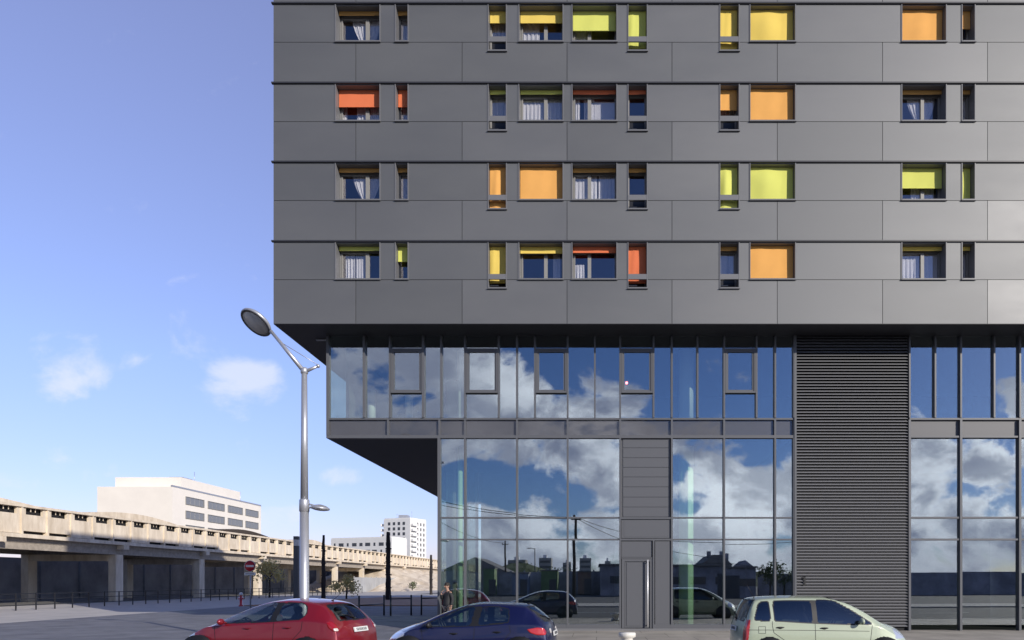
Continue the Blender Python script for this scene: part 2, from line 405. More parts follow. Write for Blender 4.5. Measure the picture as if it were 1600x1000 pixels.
# ground storey
lo = [686.5, 727, 808, 887, 969]; lo2 = [1049.5, 1131, 1210.5, 1240]
Zt1, Zt2 = Z(809), Z(843)
for p in lo + lo2: vbar(p, Zg0, Zs0-.077, .066 if p > 690 else .10)
for L_ in (lo, lo2):
    for i in range(len(L_)-1):
        for (z0, z1) in ((Zg0+.2, Zt2), (Zt2, Zt1), (Zt1, Zs0-.08)): pane(L_[i], L_[i+1], z0+.01, z1-.01)
    for z in (Zt1, Zt2): hbar(L_[0], L_[-1], z, .055, -.05)
    hbar(L_[0], L_[-1], Zg0+.12, .22, -.085)
hbar(686, 1240, Zg0-.0, .16, -.14, .2, 'plinth', 'alu')
# panelled bay with the door
m = MB(); ys = [686, 700, 715.5, 730.5, 745.5, 761, 777, 792.5, 808]
for i in range(len(ys)-1): m.box(X(973.5), X(1046.5), D2+.0, D2+.05, Z(ys[i+1])+.014, Z(ys[i])-.0)
m.box(X(971), X(1047.5), D2+.03, D2+.08, Z(808), Z(686), 1)
m.build('groove_panel', [M['mull'], M['alu']], BLD)
m = MB(); m.box(X(971), X(1047.5), D2-.03, D2+.05, Z(841), Z(811)); m.box(X(975), X(1044), D2-.038, D2-.028, Z(839), Z(813)); m.build('panel', M['mull'], BLD)
m = MB(); m.box(X(971), X(1018.5), D2-.03, D2+.05, Z(870.5), Z(845.5)); m.build('panel', M['mull'], BLD)
m = MB(); m.box(X(1023.5), X(1047.5), D2-.04, D2+.05, Zg0+.22, Z(845.5)); m.build('panel', M['mull'], BLD)
hbar(969, 1050, Z(809.8), .07, -.08); hbar(969, 1050, Z(843.3), .07, -.08); hbar(971, 1020, Z(872), .05, -.06)
vbar(1021, Zg0+.0, Z(844.5), .06, -.09); 
hbar(1022, 1050, Zg0+.12, .22, -.085)
dr = empty('door', (0,0,0)); dr.parent = BLD
zb, zt = Zg0+.09, Z(873.5)
m = MB(); m.box(X(971.5), X(976), D2-.05, D2+.05, zb, zt); m.box(X(1015.5), X(1019.8), D2-.05, D2+.05, zb, zt); m.box(X(976), X(1015.5), D2-.05, D2+.05, zt-.09, zt)
m.build('frame', M['mull'], dr)
m = MB(); m.box(X(976.4), X(1015.1), D2-.01, D2+.04, zb+.01, zt-.095); m.box(X(979), X(1001), D2-.028, D2-.008, zb+.08, zt-.13); m.box(X(1006), X(1014), D2-.028, D2-.008, zb+.08, zt-.13)
m.build('leaf', M['mull'], dr)
m = MB(); xh = X(1011.5); m.tube([(xh, D2-.15, zb+.04), (xh, D2-.15, zt-.03)], .028, 12)
for z in (zb+.12, zt-.12): m.tube([(xh, D2-.15, z), (xh, D2-.02, z)], .018, 8)
m.build('handle', M['steel'], dr)
# louvre tower and the bays right of it
m = MB(); z = .25
while z < ZS-.06:
    m.prism([(D2-.075, z), (D2-.075, z+.012), (D2+.02, z+.075), (D2+.02, z+.058)], 'x', X(1242.5), X(1417)); z += .112
m.build('louvre', M['alu'], BLD)
m = MB(); m.box(X(1241), X(1419), D2+.03, D2+.08, .1, ZS); m.build('louvre_backing', M['joint'], BLD)
vbar(1241.8, .1, ZS, .08, -.105, .03)
m = MB(); xa = wx(1257.5, D2-.1); m.box(xa-.035, xa+.035, D2-.092, D2-.0765, Z(914), Z(901)); m.box(xa-.10, xa-.0355, D2-.092, D2-.0765, Z(903.6), Z(901.2)); m.build('letter', M['black'], BLD)
for i, p in enumerate(r_up): vbar(p, Zf+.04, ZS)
for i in range(len(r_up)-1): pane(r_up[i], r_up[i+1], Zf+.02, ZS)
for p in r_lo: vbar(p, Zg0, Zf-.036, .085)
for i in range(len(r_lo)-1):
    for (z0, z1) in ((Zg0+.2, Zt2), (Zt2, Zt1), (Zt1, Zs0-.08)): pane(r_lo[i], r_lo[i+1], z0+.01, z1-.01)
    m = MB(); m.box(X(r_lo[i])+.02, X(r_lo[i+1])-.02, D2+.023, D2+.06, Zs0, Zs1); m.build('spandrel_panel', M['spback'], BLD)
for z in (Zt1, Zt2, Zs0-.02, Zf): hbar(1420, 1680, z, .07, -.06)
m = MB(); m.box(X(1680), XR-.3, D2+.125, D2+.2, .1, ZS); m.build('end_wall', M['clad'], BLD)
# left flank of the glazed storeys
for k in range(8):
    y0, y1 = D2+.13+k*2.6, D2+.13+(k+1)*2.6
    m = MB(); m.box(BX0+.02, BX0+.032, y0+.02, y1-.02, Zf+.02, ZS); m.build('glass_pane', M['glass'], BLD)
    m = MB(); m.box(BX0-.05, BX0+.10, y1-.05, y1+.05, Zf, ZS); m.build('mullion', M['alu_light'], BLD)
    m = MB(); m.box(GX0+.0, GX0+.012, y0+.02, y1-.02, Zg0, Zs0-.08); m.build('glass_pane', M['glass'], BLD)
    m = MB(); m.box(GX0-.05, GX0+.08, y1-.05, y1+.05, Zg0, Zs0-.08); m.build('mullion', M['alu_light'], BLD)
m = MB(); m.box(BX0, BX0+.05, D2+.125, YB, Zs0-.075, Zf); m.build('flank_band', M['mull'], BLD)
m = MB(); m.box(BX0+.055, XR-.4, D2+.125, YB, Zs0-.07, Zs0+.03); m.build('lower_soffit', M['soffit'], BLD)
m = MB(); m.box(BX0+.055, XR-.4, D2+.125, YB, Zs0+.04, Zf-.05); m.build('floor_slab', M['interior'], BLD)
m = MB(); m.box(XR-.35, XR-.301, D2+.13, YB, .1, ZS); m.build('end_wall', M['clad'], BLD)
m = MB(); m.box(BX0+.30, BX0+.40, 26.4, YB-.5, Zf-.04, ZS-.01); m.build('interior_wall', M['interior'], BLD)  # partition added to block the sky beyond and darken this corner
# a thin strip light under the upper soffit
m = MB(); m.box(X(489), X(511), D2+.25, D2+.33, ZS-.055, ZS-.012); m.build('strip_light', M['galv'], BLD)
# inside
m = MB(); m.box(BX0+2.5, XR-.5, 33.6, 33.8, Zf-.04, ZS-.01); m.box(GX0+.15, XR-.5, 33.6, 33.8, .11, Zs0-.08)
m.box(X(1241), X(1241)+.2, D2+.2, 33.5, .11, Zs0-.08); m.box(X(969), X(969)+.15, D2+.2, 33.5, .11, Zs0-.08); m.box(X(1050)-.2, X(1050)-.05, D2+.2, 29, .11, Zs0-.08)
m.build('interior_wall', M['interior'], BLD)
m = MB(); m.box(GX0+.1, XR-.5, D2+.22, 33.5, .102, .112); m.build('interior_floor', M['intfloor'], BLD)
for (px, yy, r_) in ((1072, 26.9, .29), (719, 26.9, .10), (706, 31, .25), (1300, 29, .3)):
    x = wx(px, yy)
    m = MB(); m.lathe([(r_, .113), (r_, Zs0-.075)], 28, 0, Matrix.Translation((x, yy, 0))); m.build('column', M['colgreen'], BLD)
    m = MB(); m.lathe([(r_, Zf-.045), (r_, ZS-.002)], 28, 0, Matrix.Translation((x, yy, 0))); m.build('column', M['white'], BLD)
for (x_, y_) in ((BX0+.9, 27.6), (BX0+1.0, 31.5), (BX0+2.2, 28.4)):
    m = MB(); m.lathe([(.16, Zf-.045), (.16, Zf+1.7)], 16, 0, Matrix.Translation((x_, y_, 0))); m.build('pale_strip_post', M['white'], BLD)  # white stubs added to stand in for sunlit mullions behind the glass
m = MB(); m.ball((X(979), D2-.02, Z(598.5)), (.05, .03, .05), 8)
m.build('red_glow_dot', mat('red_glow', (.9,.1,.1), .3, emit=((1,.25,.28), 3.5)), BLD)  # small emissive red ball set on the casement glass
# ------------------------------------------------------------------ cars
def pchip(pts):
    x = np.array([p[0] for p in pts], float); y = np.array([p[1] for p in pts], float)
    h = np.diff(x); d = np.diff(y)/h; m = np.zeros(len(x))
    for i in range(1, len(x)-1):
        if d[i-1]*d[i] > 0:
            w1, w2 = 2*h[i]+h[i-1], h[i]+2*h[i-1]; m[i] = (w1+w2)/(w1/d[i-1]+w2/d[i])
    m[0], m[-1] = d[0], d[-1]
    def f(t):
        t = np.clip(t, x[0], x[-1]); i = np.clip(np.searchsorted(x, t, 'right')-1, 0, len(x)-2)
        s = (t-x[i])/h[i]
        return ((1+2*s)*(1-s)**2*y[i] + s*(1-s)**2*h[i]*m[i] + s*s*(3-2*s)*y[i+1] + s*s*(s-1)*h[i]*m[i+1])
    return f
def sdist(px, py, poly):
    """signed distance, negative inside"""
    d = 1e9; ins = False; n = len(poly)
    for i in range(n):
        ax, ay = poly[i]; bx, by = poly[(i+1) % n]
        ex, ey = bx-ax, by-ay; t = max(0, min(1, ((px-ax)*ex+(py-ay)*ey)/(ex*ex+ey*ey+1e-12)))
        d = min(d, math.hypot(px-ax-t*ex, py-ay-t*ey))
        if (ay > py) != (by > py) and px < (bx-ax)*(py-ay)/(by-ay+1e-12)+ax: ins = not ins
    return -d if ins else d
def rounded(poly, r=.05, n=4):
    out = []; k = len(poly)
    for i in range(k):
        p0, p, p1 = Vector(poly[i-1]), Vector(poly[i]), Vector(poly[(i+1) % k])
        a, b = (p0-p), (p1-p); ra = min(r, a.length*.45); rb = min(r, b.length*.45)
        A, B = p+a.normalized()*ra, p+b.normalized()*rb
        for j in range(n+1):
            t = j/n; q = A*(1-t)**2 + p*2*t*(1-t) + B*t*t; out.append((q.x, q.y))
    return out
M['cglass'] = glass('tinted_car_glass', .20, (.78,.85,.80), (.95,.98,1.))
M['cglassd'] = glass('dark_car_glass', .15, (.10,.11,.13), (.95,.98,1.))
M['tyre'] = mat('tyre_rubber', (.018,.018,.018), .85); M['rim'] = mat('alloy_rim', (.5,.5,.52), .3, .9)
M['seat'] = mat('dark_seat_fabric', (.07,.072,.085), .9); M['cabin'] = mat('cabin_trim', (.16,.155,.15), .8)
M['tail'] = mat('tail_lamp_red', (.55,.03,.035), .12, coat=1.); M['taild'] = mat('tail_lamp_deep_red', (.30,.004,.008), .08, coat=1.); M['tailw'] = mat('tail_lamp_clear', (.62,.58,.55), .15, coat=1.)
M['headl'] = mat('head_lamp', (.6,.62,.65), .08, .4, coat=1.)
M['plate'] = mat('plate_white', (.75,.76,.74), .4); M['plink'] = mat('plate_ink', (.06,.06,.07), .6)
M['chrome'] = mat('chrome', (.7,.7,.72), .1, 1.)
def paint(n, c, metal=.25, rough=.32): return mat(n, c, rough, metal, .5, coat=1., var=.02, scale=30)
def make_car(spec, loc, rz, label):
    root = empty('parked_car', loc, rz, label, 'car', 'cars parked along the kerb')
    L = spec['L']; zt, zbelt, hw, rw, crown = [pchip(spec[k]) for k in ('zt','belt','hw','rw','crown')]
    zm, z0 = .58, .24
    xs = np.unique(np.round(np.concatenate([np.linspace(0,.16,17), np.arange(.16, L-.16, .022), np.linspace(L-.16, L, 14)]), 4))
    NG = 24
    def section(x):
        H, W, T, E = hw(x), rw(x), zt(x), zt(x)-crown(x)
        E = max(E, z0+.16); T = max(T, E+.005); zb_ = min(zbelt(x), E-.012); W = min(W, H-.03); bw = H-.03 if zb_ > zm else H-.012
        pts = [(0,z0), (.5*H,z0), (H-.13,z0), (H-.06,z0+.015)]
        zz = sorted(set([z0+.03, z0+.10, min(zm, zb_-.02)])); 
        f = pchip([(z0+.03,H-.045),(z0+.12,H-.012),(max(z0+.2,min(zm,zb_-.05)),H),(max(z0+.23,zb_),bw)])
        for t in np.linspace(0,1,22): z = z0+.03+(zb_-z0-.03)*t; pts.append((float(f(z)), z))
        A = None
        for t in np.linspace(0,.93,NG)[1:]:
            pts.append((bw+(W-bw)*t+.022*math.sin(math.pi*t)*min(1,(E-zb_)/.3), zb_+(E-zb_)*t))
        A = pts[-1]; yB = W*.90; B = (yB, E+(T-E)*(1-(yB/W)**2)); 
        for t in (.25,.5,.75,1.): pts.append(((1-t)**2*A[0]+2*t*(1-t)*W*1.0+t*t*B[0], (1-t)**2*A[1]+2*t*(1-t)*E+t*t*B[1]))
        for y in np.linspace(yB,0,16)[1:]: pts.append((y, E+(T-E)*(1-(y/W)**2)))
        return pts
    bow = pchip([(0,.13),(.5,.09),(1.2,0),(2.4,0),(3.2,-.16),(L-.4,-.30),(L,-.34)])
    V, nS = [], None
    for x in xs:
        s = section(x)
        full = s + [(-y, z) for (y, z) in reversed(s[1:-1])]
        nS = len(full); b = float(bow(x))
        for (y, z) in full:
            V.append((x + b*y*y, y, z))
    faces = []
    for i in range(len(xs)-1):
        for k in range(nS): faces.append((i*nS+k, i*nS+(k+1)%nS, (i+1)*nS+(k+1)%nS, (i+1)*nS+k))
    V = np.array(V); bag = {}
    front_end, cowl = spec['rooffront'], spec['cowl']
    sidew = [rounded(p, .05) for p in spec['side']]; blackp = spec.get('pillars', [])
    tails = spec['tail']; rg = rounded(spec['rear'], .06); wsg = spec['wscreen']; hl = spec['head']
    wheels = spec['wheels']; WR = .325
    for f in faces:
        P = V[list(f)]; c = P.mean(0); n = np.cross(P[1]-P[0], P[3]-P[0]); ln = np.linalg.norm(n)
        if ln < 1e-12: n = np.cross(P[2]-P[1], P[3]-P[1]); ln = np.linalg.norm(n)+1e-12
        n = n/ln; x, y, z = c; ay = abs(y); s = 'l' if y > 0 else 'r'
        key = 'body'
        wa = min(math.hypot(x-w, z-WR) for w in wheels)
        if wa < WR+.055 and ay > .45: continue
        if ay < .5 and z < .30: key = 'under'
        elif abs(n[1]) > .55 and z > .8:
            for i, p in enumerate(sidew):
                d = sdist(x, z, p)
                if d < 0: key = 'side%d%s' % (i, s); break
                elif d < .022: key = 'trim'
            if key in ('body',):
                for p in blackp:
                    if sdist(x, z, p) < 0: key = 'trim'
        if key == 'body' and z > .6:
            if x < 1.0 and (abs(n[1]) < .8):
                d = sdist(y, z, rg)
                if d < 0: key = 'rearglass'
                elif d < .025: key = 'trim'
            if key == 'body' and front_end < x < cowl and ay < float(rw(x))*.93 and z > zbelt(x)-.1:
                key = 'windscreen' if (front_end+.05 < x < cowl-.04 and ay < float(rw(x))*.89) else 'trim'
        if key == 'body':
            for tp, mk in tails:
                if tp(x, ay, z): key = mk + s; break
            if hl(x, ay, z): key = 'head' + s
        if key == 'body' and z < .46 and (x < .16 or x > L-.2): key = 'bumper'
        bag.setdefault(key, []).append(f)
    names = {'body':('body',spec['paint']), 'under':('underbody','black'), 'trim':('window_trim','black'), 'bumper':('bumper','black'),
             'rearglass':('rear_window',spec['glass']), 'windscreen':('windscreen','cglass')}
    def emit(key, fs):
        if key in names: nm, mk = names[key]
        elif key.startswith('side'): nm, mk = 'side_window', spec['glass']
        elif key.startswith('tailw'): nm, mk = 'reversing_light', 'tailw'
        elif key.startswith('tail'): nm, mk = 'tail_light', 'tail'
        else: nm, mk = 'headlight', 'headl'
        ids = sorted(set(i for f in fs for i in f)); mp = {v: i for i, v in enumerate(ids)}
        m = MB(); m.add([tuple(V[i]) for i in ids], [tuple(mp[i] for i in f) for f in fs], 0, True)
        if key == 'body':
            for ring in (0, len(xs)-1):
                m.add([tuple(V[ring*nS+k]) for k in range(nS)], [tuple(range(nS))], 0, False)
        o = m.build(nm, spec['paintm'] if mk == spec['paint'] else M[mk], root, fix=False)
        me = o.data; bm = bmesh.new(); bm.from_mesh(me)
        bmesh.ops.dissolve_degenerate(bm, dist=1e-6, edges=bm.edges)
        bm.to_mesh(me); bm.free(); return o
    for k, fs in bag.items(): emit(k, fs)
    tree = bvhtree.BVHTree.FromPolygons([tuple(v) for v in V], faces)
    def side_hit(x, z, sgn):
        h = tree.ray_cast(Vector((x, sgn*1.6, z)), Vector((0, -sgn, 0)))
        return (h[0], Vector((0, sgn, 0)) if h[1] is None else (h[1] if h[1].y*sgn > 0 else -h[1]))
    def ribbon(mb, pts, sgn, w=.011, off=.0025):
        prev = None
        for (x, z) in pts:
            p, n = side_hit(x, z, sgn)
            if p is None: prev = None; continue
            cur = (p + n*off, n)
            if prev is not None:
                d = (cur[0]-prev[0]).normalized(); sdv = n.cross(d).normalized()*w/2
                mb.add([prev[0]-sdv, prev[0]+sdv, cur[0]+sdv, cur[0]-sdv], [(0,1,2,3)])
            prev = cur
    mb = MB()
    for line in spec['seams']:
        pts = []
        for i in range(len(line)-1):
            for t in np.linspace(0, 1, 14): pts.append((line[i][0]+(line[i+1][0]-line[i][0])*t, line[i][1]+(line[i+1][1]-line[i][1])*t))
        for sg in (1, -1): ribbon(mb, pts, sg)
    mb.build('door_seam', M['black'], root)
    for (x, z) in spec['handles']:
        for sg in (1, -1):
            p, n = side_hit(x, z, sg); m = MB()
            m.ball(p + n*.018, (.095, .014, .018), 6); m.ball(p + n*.004 - Vector((0,0,.012)), (.05, .006, .022), 6)
            m.build('door_handle', spec['handlem'], root)
    for (x, z) in spec.get('flap', []):
        p, n = side_hit(x, z, -1); m = MB(); q = .075
        sq = [(x-q,z-q),(x+q,z-q),(x+q,z+q),(x-q,z+q),(x-q,z-q)]
        pts = [((sq[i][0]+(sq[i+1][0]-sq[i][0])*t), (sq[i][1]+(sq[i+1][1]-sq[i][1])*t)) for i in range(4) for t in np.linspace(0,1,6)]
        ribbon(m, pts, -1, .008, .003); m.build('fuel_flap', M['black'], root)
    # rear lamps: smooth patches laid on the corner
    for (nm, mk, poly, kind) in spec.get('lamps', []):
        pr = rounded(poly, .03, 4)
        pr2 = []
        for i in range(len(pr)):
            a, b = pr[i], pr[(i+1) % len(pr)]; k = max(1, int(math.hypot(b[0]-a[0], b[1]-a[1])/.02))
            pr2 += [(a[0]+(b[0]-a[0])*t/k, a[1]+(b[1]-a[1])*t/k) for t in range(k)]
        cx = sum(p[0] for p in pr2)/len(pr2); cz = sum(p[1] for p in pr2)/len(pr2)
        for sg in (1, -1):
            dv = Vector((1,-sg,0)).normalized() if kind == 'corner' else Vector((0,-sg,0)) if kind == 'side' else Vector((1,0,0))
            e1 = Vector((1,sg,0)).normalized() if kind == 'corner' else Vector((1,0,0)) if kind == 'side' else Vector((0,sg,0))
            vs, fs, ok = [], [], True; n = len(pr2); rings = (1., .97, .8, .6, .4, .2, .02)
            for ri, q in enumerate(rings):
                for (a, z) in pr2:
                    o_ = e1*(cx+(a-cx)*q) + Vector((0,0,cz+(z-cz)*q)) - dv*3
                    hh = tree.ray_cast(o_, dv)
                    if hh[0] is None: ok = False; break
                    vs.append(hh[0] - dv*(.001 if ri == 0 else .012 if ri > 1 else .009))
                if not ok: break
            if not ok: print('lamp ray missed', label, nm, a, z); continue
            for ri in range(len(rings)-1):
                for k in range(n): fs.append((ri*n+k, ri*n+(k+1)%n, (ri+1)*n+(k+1)%n, (ri+1)*n+k))
            fs.append(tuple(range((len(rings)-1)*n, len(rings)*n)))
            m = MB(); m.add([v - (Vector((0,0,0)) if mk != 'tailw' else dv*.007) for v in vs], fs, 0, True); m.build(nm, M[mk], root)
    # mirrors
    xm, zmr = spec['mirror']
    for sg in (1, -1):
        p, n = side_hit(xm, zmr, sg); m = MB()
        m.ball(p + Vector((.02, sg*.13, .03)), (.055, .10, .075), 8); m.tube([p, p+Vector((.02, sg*.08, .01))], .025, 6)
        m.build('wing_mirror', spec.get('mirrorm', spec['paintm']), root)
    # wheels
    for w in wheels:
        for sg in (1, -1):
            yb = sg*(float(hw(w))-.11)
            wr = empty('wheel', (w, yb, WR)); wr.parent = root
            Rx = Matrix.Rotation(R(90)*sg, 4, 'X')
            m = MB(); m.lathe([(.20,-.10),(.30,-.10),(.322,-.075),(.325,0),(.322,.075),(.30,.10),(.20,.10)], 32, 0, Rx); m.build('tyre', M['tyre'], wr)
            m = MB(); m.lathe([(.205,-.09),(.205,-.03),(.06,-.05),(.03,-.07),(.001,-.07)], 32, 0, Rx)
            for k in range(5):
                a = 2*math.pi*k/5; m.box(-.025, .025, -.012, .012, .05, .20, 0, Matrix.Translation((0, sg*.085, 0)) @ Matrix.Rotation(a, 4, 'Y'))
            m.build('rim', M['rim'], wr)
            m = MB(); m.lathe([(WR+.06,-.2),(WR+.06,.115),(WR+.05,.12)], 24, 0, Matrix.Translation((w, yb-sg*.0, WR)) @ Rx)
            m.lathe([(WR+.06,.2-.001),(.001,.2)], 24, 0, Matrix.Translation((w, yb, WR)) @ Rx); m.build('wheel_arch', M['black'], root)
    # number plate and rear wiper
    xr, zr, yr = spec['plate']
    h = tree.ray_cast(Vector((-1, yr, zr)), Vector((1, 0, 0)))
    h2 = tree.ray_cast(Vector((-1, yr, zr+.08)), Vector((1, 0, 0)))
    tilt = math.atan2(h2[0].x-h[0].x, .08)
    Mp = Matrix.Translation(h[0]+Vector((-.02,0,0))) @ Matrix.Rotation(tilt, 4, 'Y')
    m = MB(); m.box(-.008, .012, -.26, .26, -.055, .055, 0, Mp); pl = m.build('number_plate', M['plate'], root)
    m = MB(); yy = -.20
    for w_ in (.03,.04,.04,.02,.04,.04,.04,.02,.04,.03): m.box(-.0105, -.0085, yy, yy+w_*.62, -.032, .032, 0, Mp); yy += w_+.006
    m.build('plate_character', M['plink'], pl)
    def rear_pt(y, z, off=.012):
        q = tree.ray_cast(Vector((-1, y, z)), Vector((1, 0, 0)))
        return q[0] + Vector((-off, 0, .004)) if q[0] is not None else Vector((0, y, z))
    za = spec['wiper']; m = MB(); m.tube([rear_pt(.02, za), rear_pt(.20, za+.07), rear_pt(.38, za+.10)], .009, 6); m.ball(rear_pt(.02, za), .025, 6); m.build('rear_wiper', M['black'], root)
    # antenna
    (ax, ay_, az), (bx, by, bz) = spec['antenna']; m = MB(); m.tube([(ax,ay_,az), (bx,by,bz)], [.007,.003], 6); m.ball((ax,ay_,az), (.035,.022,.015), 6); m.build('antenna', M['black'], root)
    # cabin
    zc = .32; xr0, xf0 = .75, spec['cowl']-.25
    m = MB(); m.box(xr0-.35, xf0+.2, -.66, .66, .28, .40); m.box(xf0, xf0+.25, -.64, .64, .4, .86); m.box(xr0-.4, xr0+.05, -.6, .6, .40, .80); m.build('cabin_floor', M['cabin'], root)
    for (sx, sy, w_) in ((1.95+spec.get('sx',0), .36, .46), (1.95+spec.get('sx',0), -.36, .46), (.98+spec.get('sx',0)*.6, 0, 1.2)):
        st = MB(); st.ball((sx+.22, sy, .52), (.28, w_/2, .13), 8)
        Mt = Matrix.Rotation(R(-12), 4, 'Y'); st.ball((sx-.10, sy, .86), (.10, w_/2, .36), 8, 0, Mt)
        s_ = st.build('seat', M['seat'], root)
        hs = [sy] if w_ < 1 else [sy-.36, sy+.36]
        for yy in hs:
            q = MB(); q.ball((sx-.17, yy, spec.get('hr',1.24)), (.06, .135, .10), 8); q.tube([(sx-.16,yy-.05,1.1),(sx-.17,yy-.05,spec.get('hr',1.24))], .008, 5); q.tube([(sx-.16,yy+.05,1.1),(sx-.17,yy+.05,spec.get('hr',1.24))], .008, 5)
            q.build('headrest', M['seat'], s_)
    m = MB(); c = Vector((2.48+spec.get('sx',0), .36, .92)); Mw = Matrix.Translation(c) @ Matrix.Rotation(R(-65), 4, 'Y')
    m.tube([Mw @ Vector((.18*math.cos(t), .18*math.sin(t), 0)) for t in np.linspace(0, 2*math.pi, 25)], .015, 6); m.tube([Mw @ Vector((-.17,0,0)), Mw @ Vector((.17,0,0))], .02, 6); m.build('steering_wheel', M['black'], root)
    return root
# rear lamp tests work on (x, |y|, z)
red_spec = dict(L=4.03, paint='pred', paintm=paint('red_car_paint', (.235,.009,.018), .25), glass='cglass',
    zt=[(0,.46),(.015,.62),(.03,.75),(.07,.91),(.14,1.04),(.48,1.40),(.58,1.455),(1.0,1.525),(1.35,1.545),(1.8,1.50),(2.2,1.375),(2.6,1.205),(3.1,.99),(3.25,.95),(3.75,.78),(3.95,.62),(4.03,.45)],
    belt=[(0,.62),(.1,.90),(.3,1.03),(.8,1.06),(1.6,1.0),(2.4,.95),(3.1,.90),(3.7,.72),(4.03,.4)],
    hw=[(0,.74),(.05,.79),(.25,.835),(.8,.865),(2,.87),(3.2,.86),(3.7,.80),(3.95,.70),(4.03,.6)],
    rw=[(0,.70),(.1,.68),(.2,.66),(.5,.565),(.8,.565),(1.8,.565),(2.3,.60),(3.1,.69),(3.4,.66),(3.9,.56),(4.03,.5)],
    crown=[(0,.06),(.2,.05),(.6,.045),(1.8,.05),(3.1,.05),(3.4,.06),(3.9,.1),(4.03,.1)],
    rooffront=1.86, cowl=3.12, side=[[(.80,1.22),(.90,1.10),(1.46,1.05),(1.42,1.43),(1.02,1.44),(.88,1.38)], [(1.60,1.04),(2.75,.985),(2.92,.985),(2.5,1.18),(2.0,1.38),(1.78,1.44),(1.56,1.44)]],
    pillars=[[(1.44,1.03),(1.62,1.02),(1.58,1.46),(1.40,1.45)]],
    rear=[(-.53,1.07),(.53,1.07),(.47,1.39),(-.47,1.39)], wscreen=None,
    tail=[], lamps=[('tail_light','taild',[(.80,1.03),(.70,1.06),(.60,.98),(.53,.86),(.56,.82),(.68,.83),(.77,.91)],'corner'), ('reversing_light','tailw',[(.56,.835),(.67,.838),(.69,.90),(.585,.905)],'corner')],
    head=lambda x,y,z: x > 3.42 and y > .42 and .62 < z < .80 and x < 3.95, wheels=[.72, 3.26],
    seams=[[(1.50,1.03),(1.50,.5),(1.55,.36)], [(2.92,.97),(2.86,.6),(2.75,.36),(1.1,.36),(1.08,.60),(.86,.85),(.84,1.05)]], handles=[(1.18,.905),(2.12,.875)], handlem=None, mirror=(2.66,.99),
    plate=(0,.84,0), wiper=1.09, antenna=((.70,0,1.49),(.50,0,1.66)))
red_spec['handlem'] = red_spec['paintm']
blue_spec = dict(L=3.82, paint='pblue', paintm=paint('blue_car_paint', (.008,.010,.060), .3), glass='cglass',
    zt=[(0,.46),(.015,.60),(.03,.72),(.06,.88),(.12,1.02),(.18,1.08),(.50,1.35),(.58,1.395),(1.0,1.44),(1.5,1.455),(1.85,1.42),(2.3,1.28),(3.0,.98),(3.2,.92),(3.6,.75),(3.75,.61),(3.82,.45)],
    belt=[(0,.60),(.1,.88),(.3,.97),(.8,.97),(1.6,.91),(2.4,.88),(3.0,.86),(3.5,.68),(3.82,.4)],
    hw=[(0,.70),(.05,.76),(.25,.80),(.8,.825),(2,.83),(3.0,.82),(3.5,.76),(3.75,.66),(3.82,.58)],
    rw=[(0,.68),(.1,.66),(.2,.64),(.5,.54),(.8,.54),(1.8,.545),(2.3,.585),(3.0,.67),(3.3,.64),(3.7,.55),(3.82,.5)],
    crown=[(0,.06),(.2,.05),(.6,.045),(1.8,.05),(3.0,.05),(3.3,.06),(3.7,.1),(3.82,.1)],
    rooffront=1.88, cowl=3.02, side=[[(.92,1.02),(1.58,.955),(1.52,1.345),(1.20,1.35),(.94,1.30)], [(1.74,.945),(2.62,.915),(2.82,.92),(2.40,1.12),(1.98,1.31),(1.84,1.345),(1.68,1.35)]],
    pillars=[[(1.56,.94),(1.76,.93),(1.70,1.36),(1.50,1.36)]],
    rear=[(-.50,1.04),(.50,1.04),(.44,1.345),(-.44,1.345)], wscreen=None,
    tail=[], lamps=[('tail_light','tail',[(.52,.862),(.30,.905),(.16,.89),(.11,.80),(.12,.735),(.30,.735),(.45,.785)],'side'), ('reversing_light','tailw',[(.36,.76),(.47,.76),(.47,.87),(.37,.87)],'rear')],
    head=lambda x,y,z: x > 3.22 and y > .40 and .60 < z < .78 and x < 3.75, wheels=[.66, 3.10],
    seams=[[(1.65,.93),(1.66,.5),(1.70,.36)], [(2.82,.91),(2.78,.6),(2.68,.36),(1.06,.36),(1.02,.60),(.86,.80),(.90,.97)]], handles=[(1.16,.80),(2.10,.76)], handlem=M['black'], mirror=(2.60,.92), mirrorm=M['black'],
    plate=(0,.74,0), wiper=1.06, antenna=((.62,0,1.41),(.50,0,1.50)), hr=1.18)
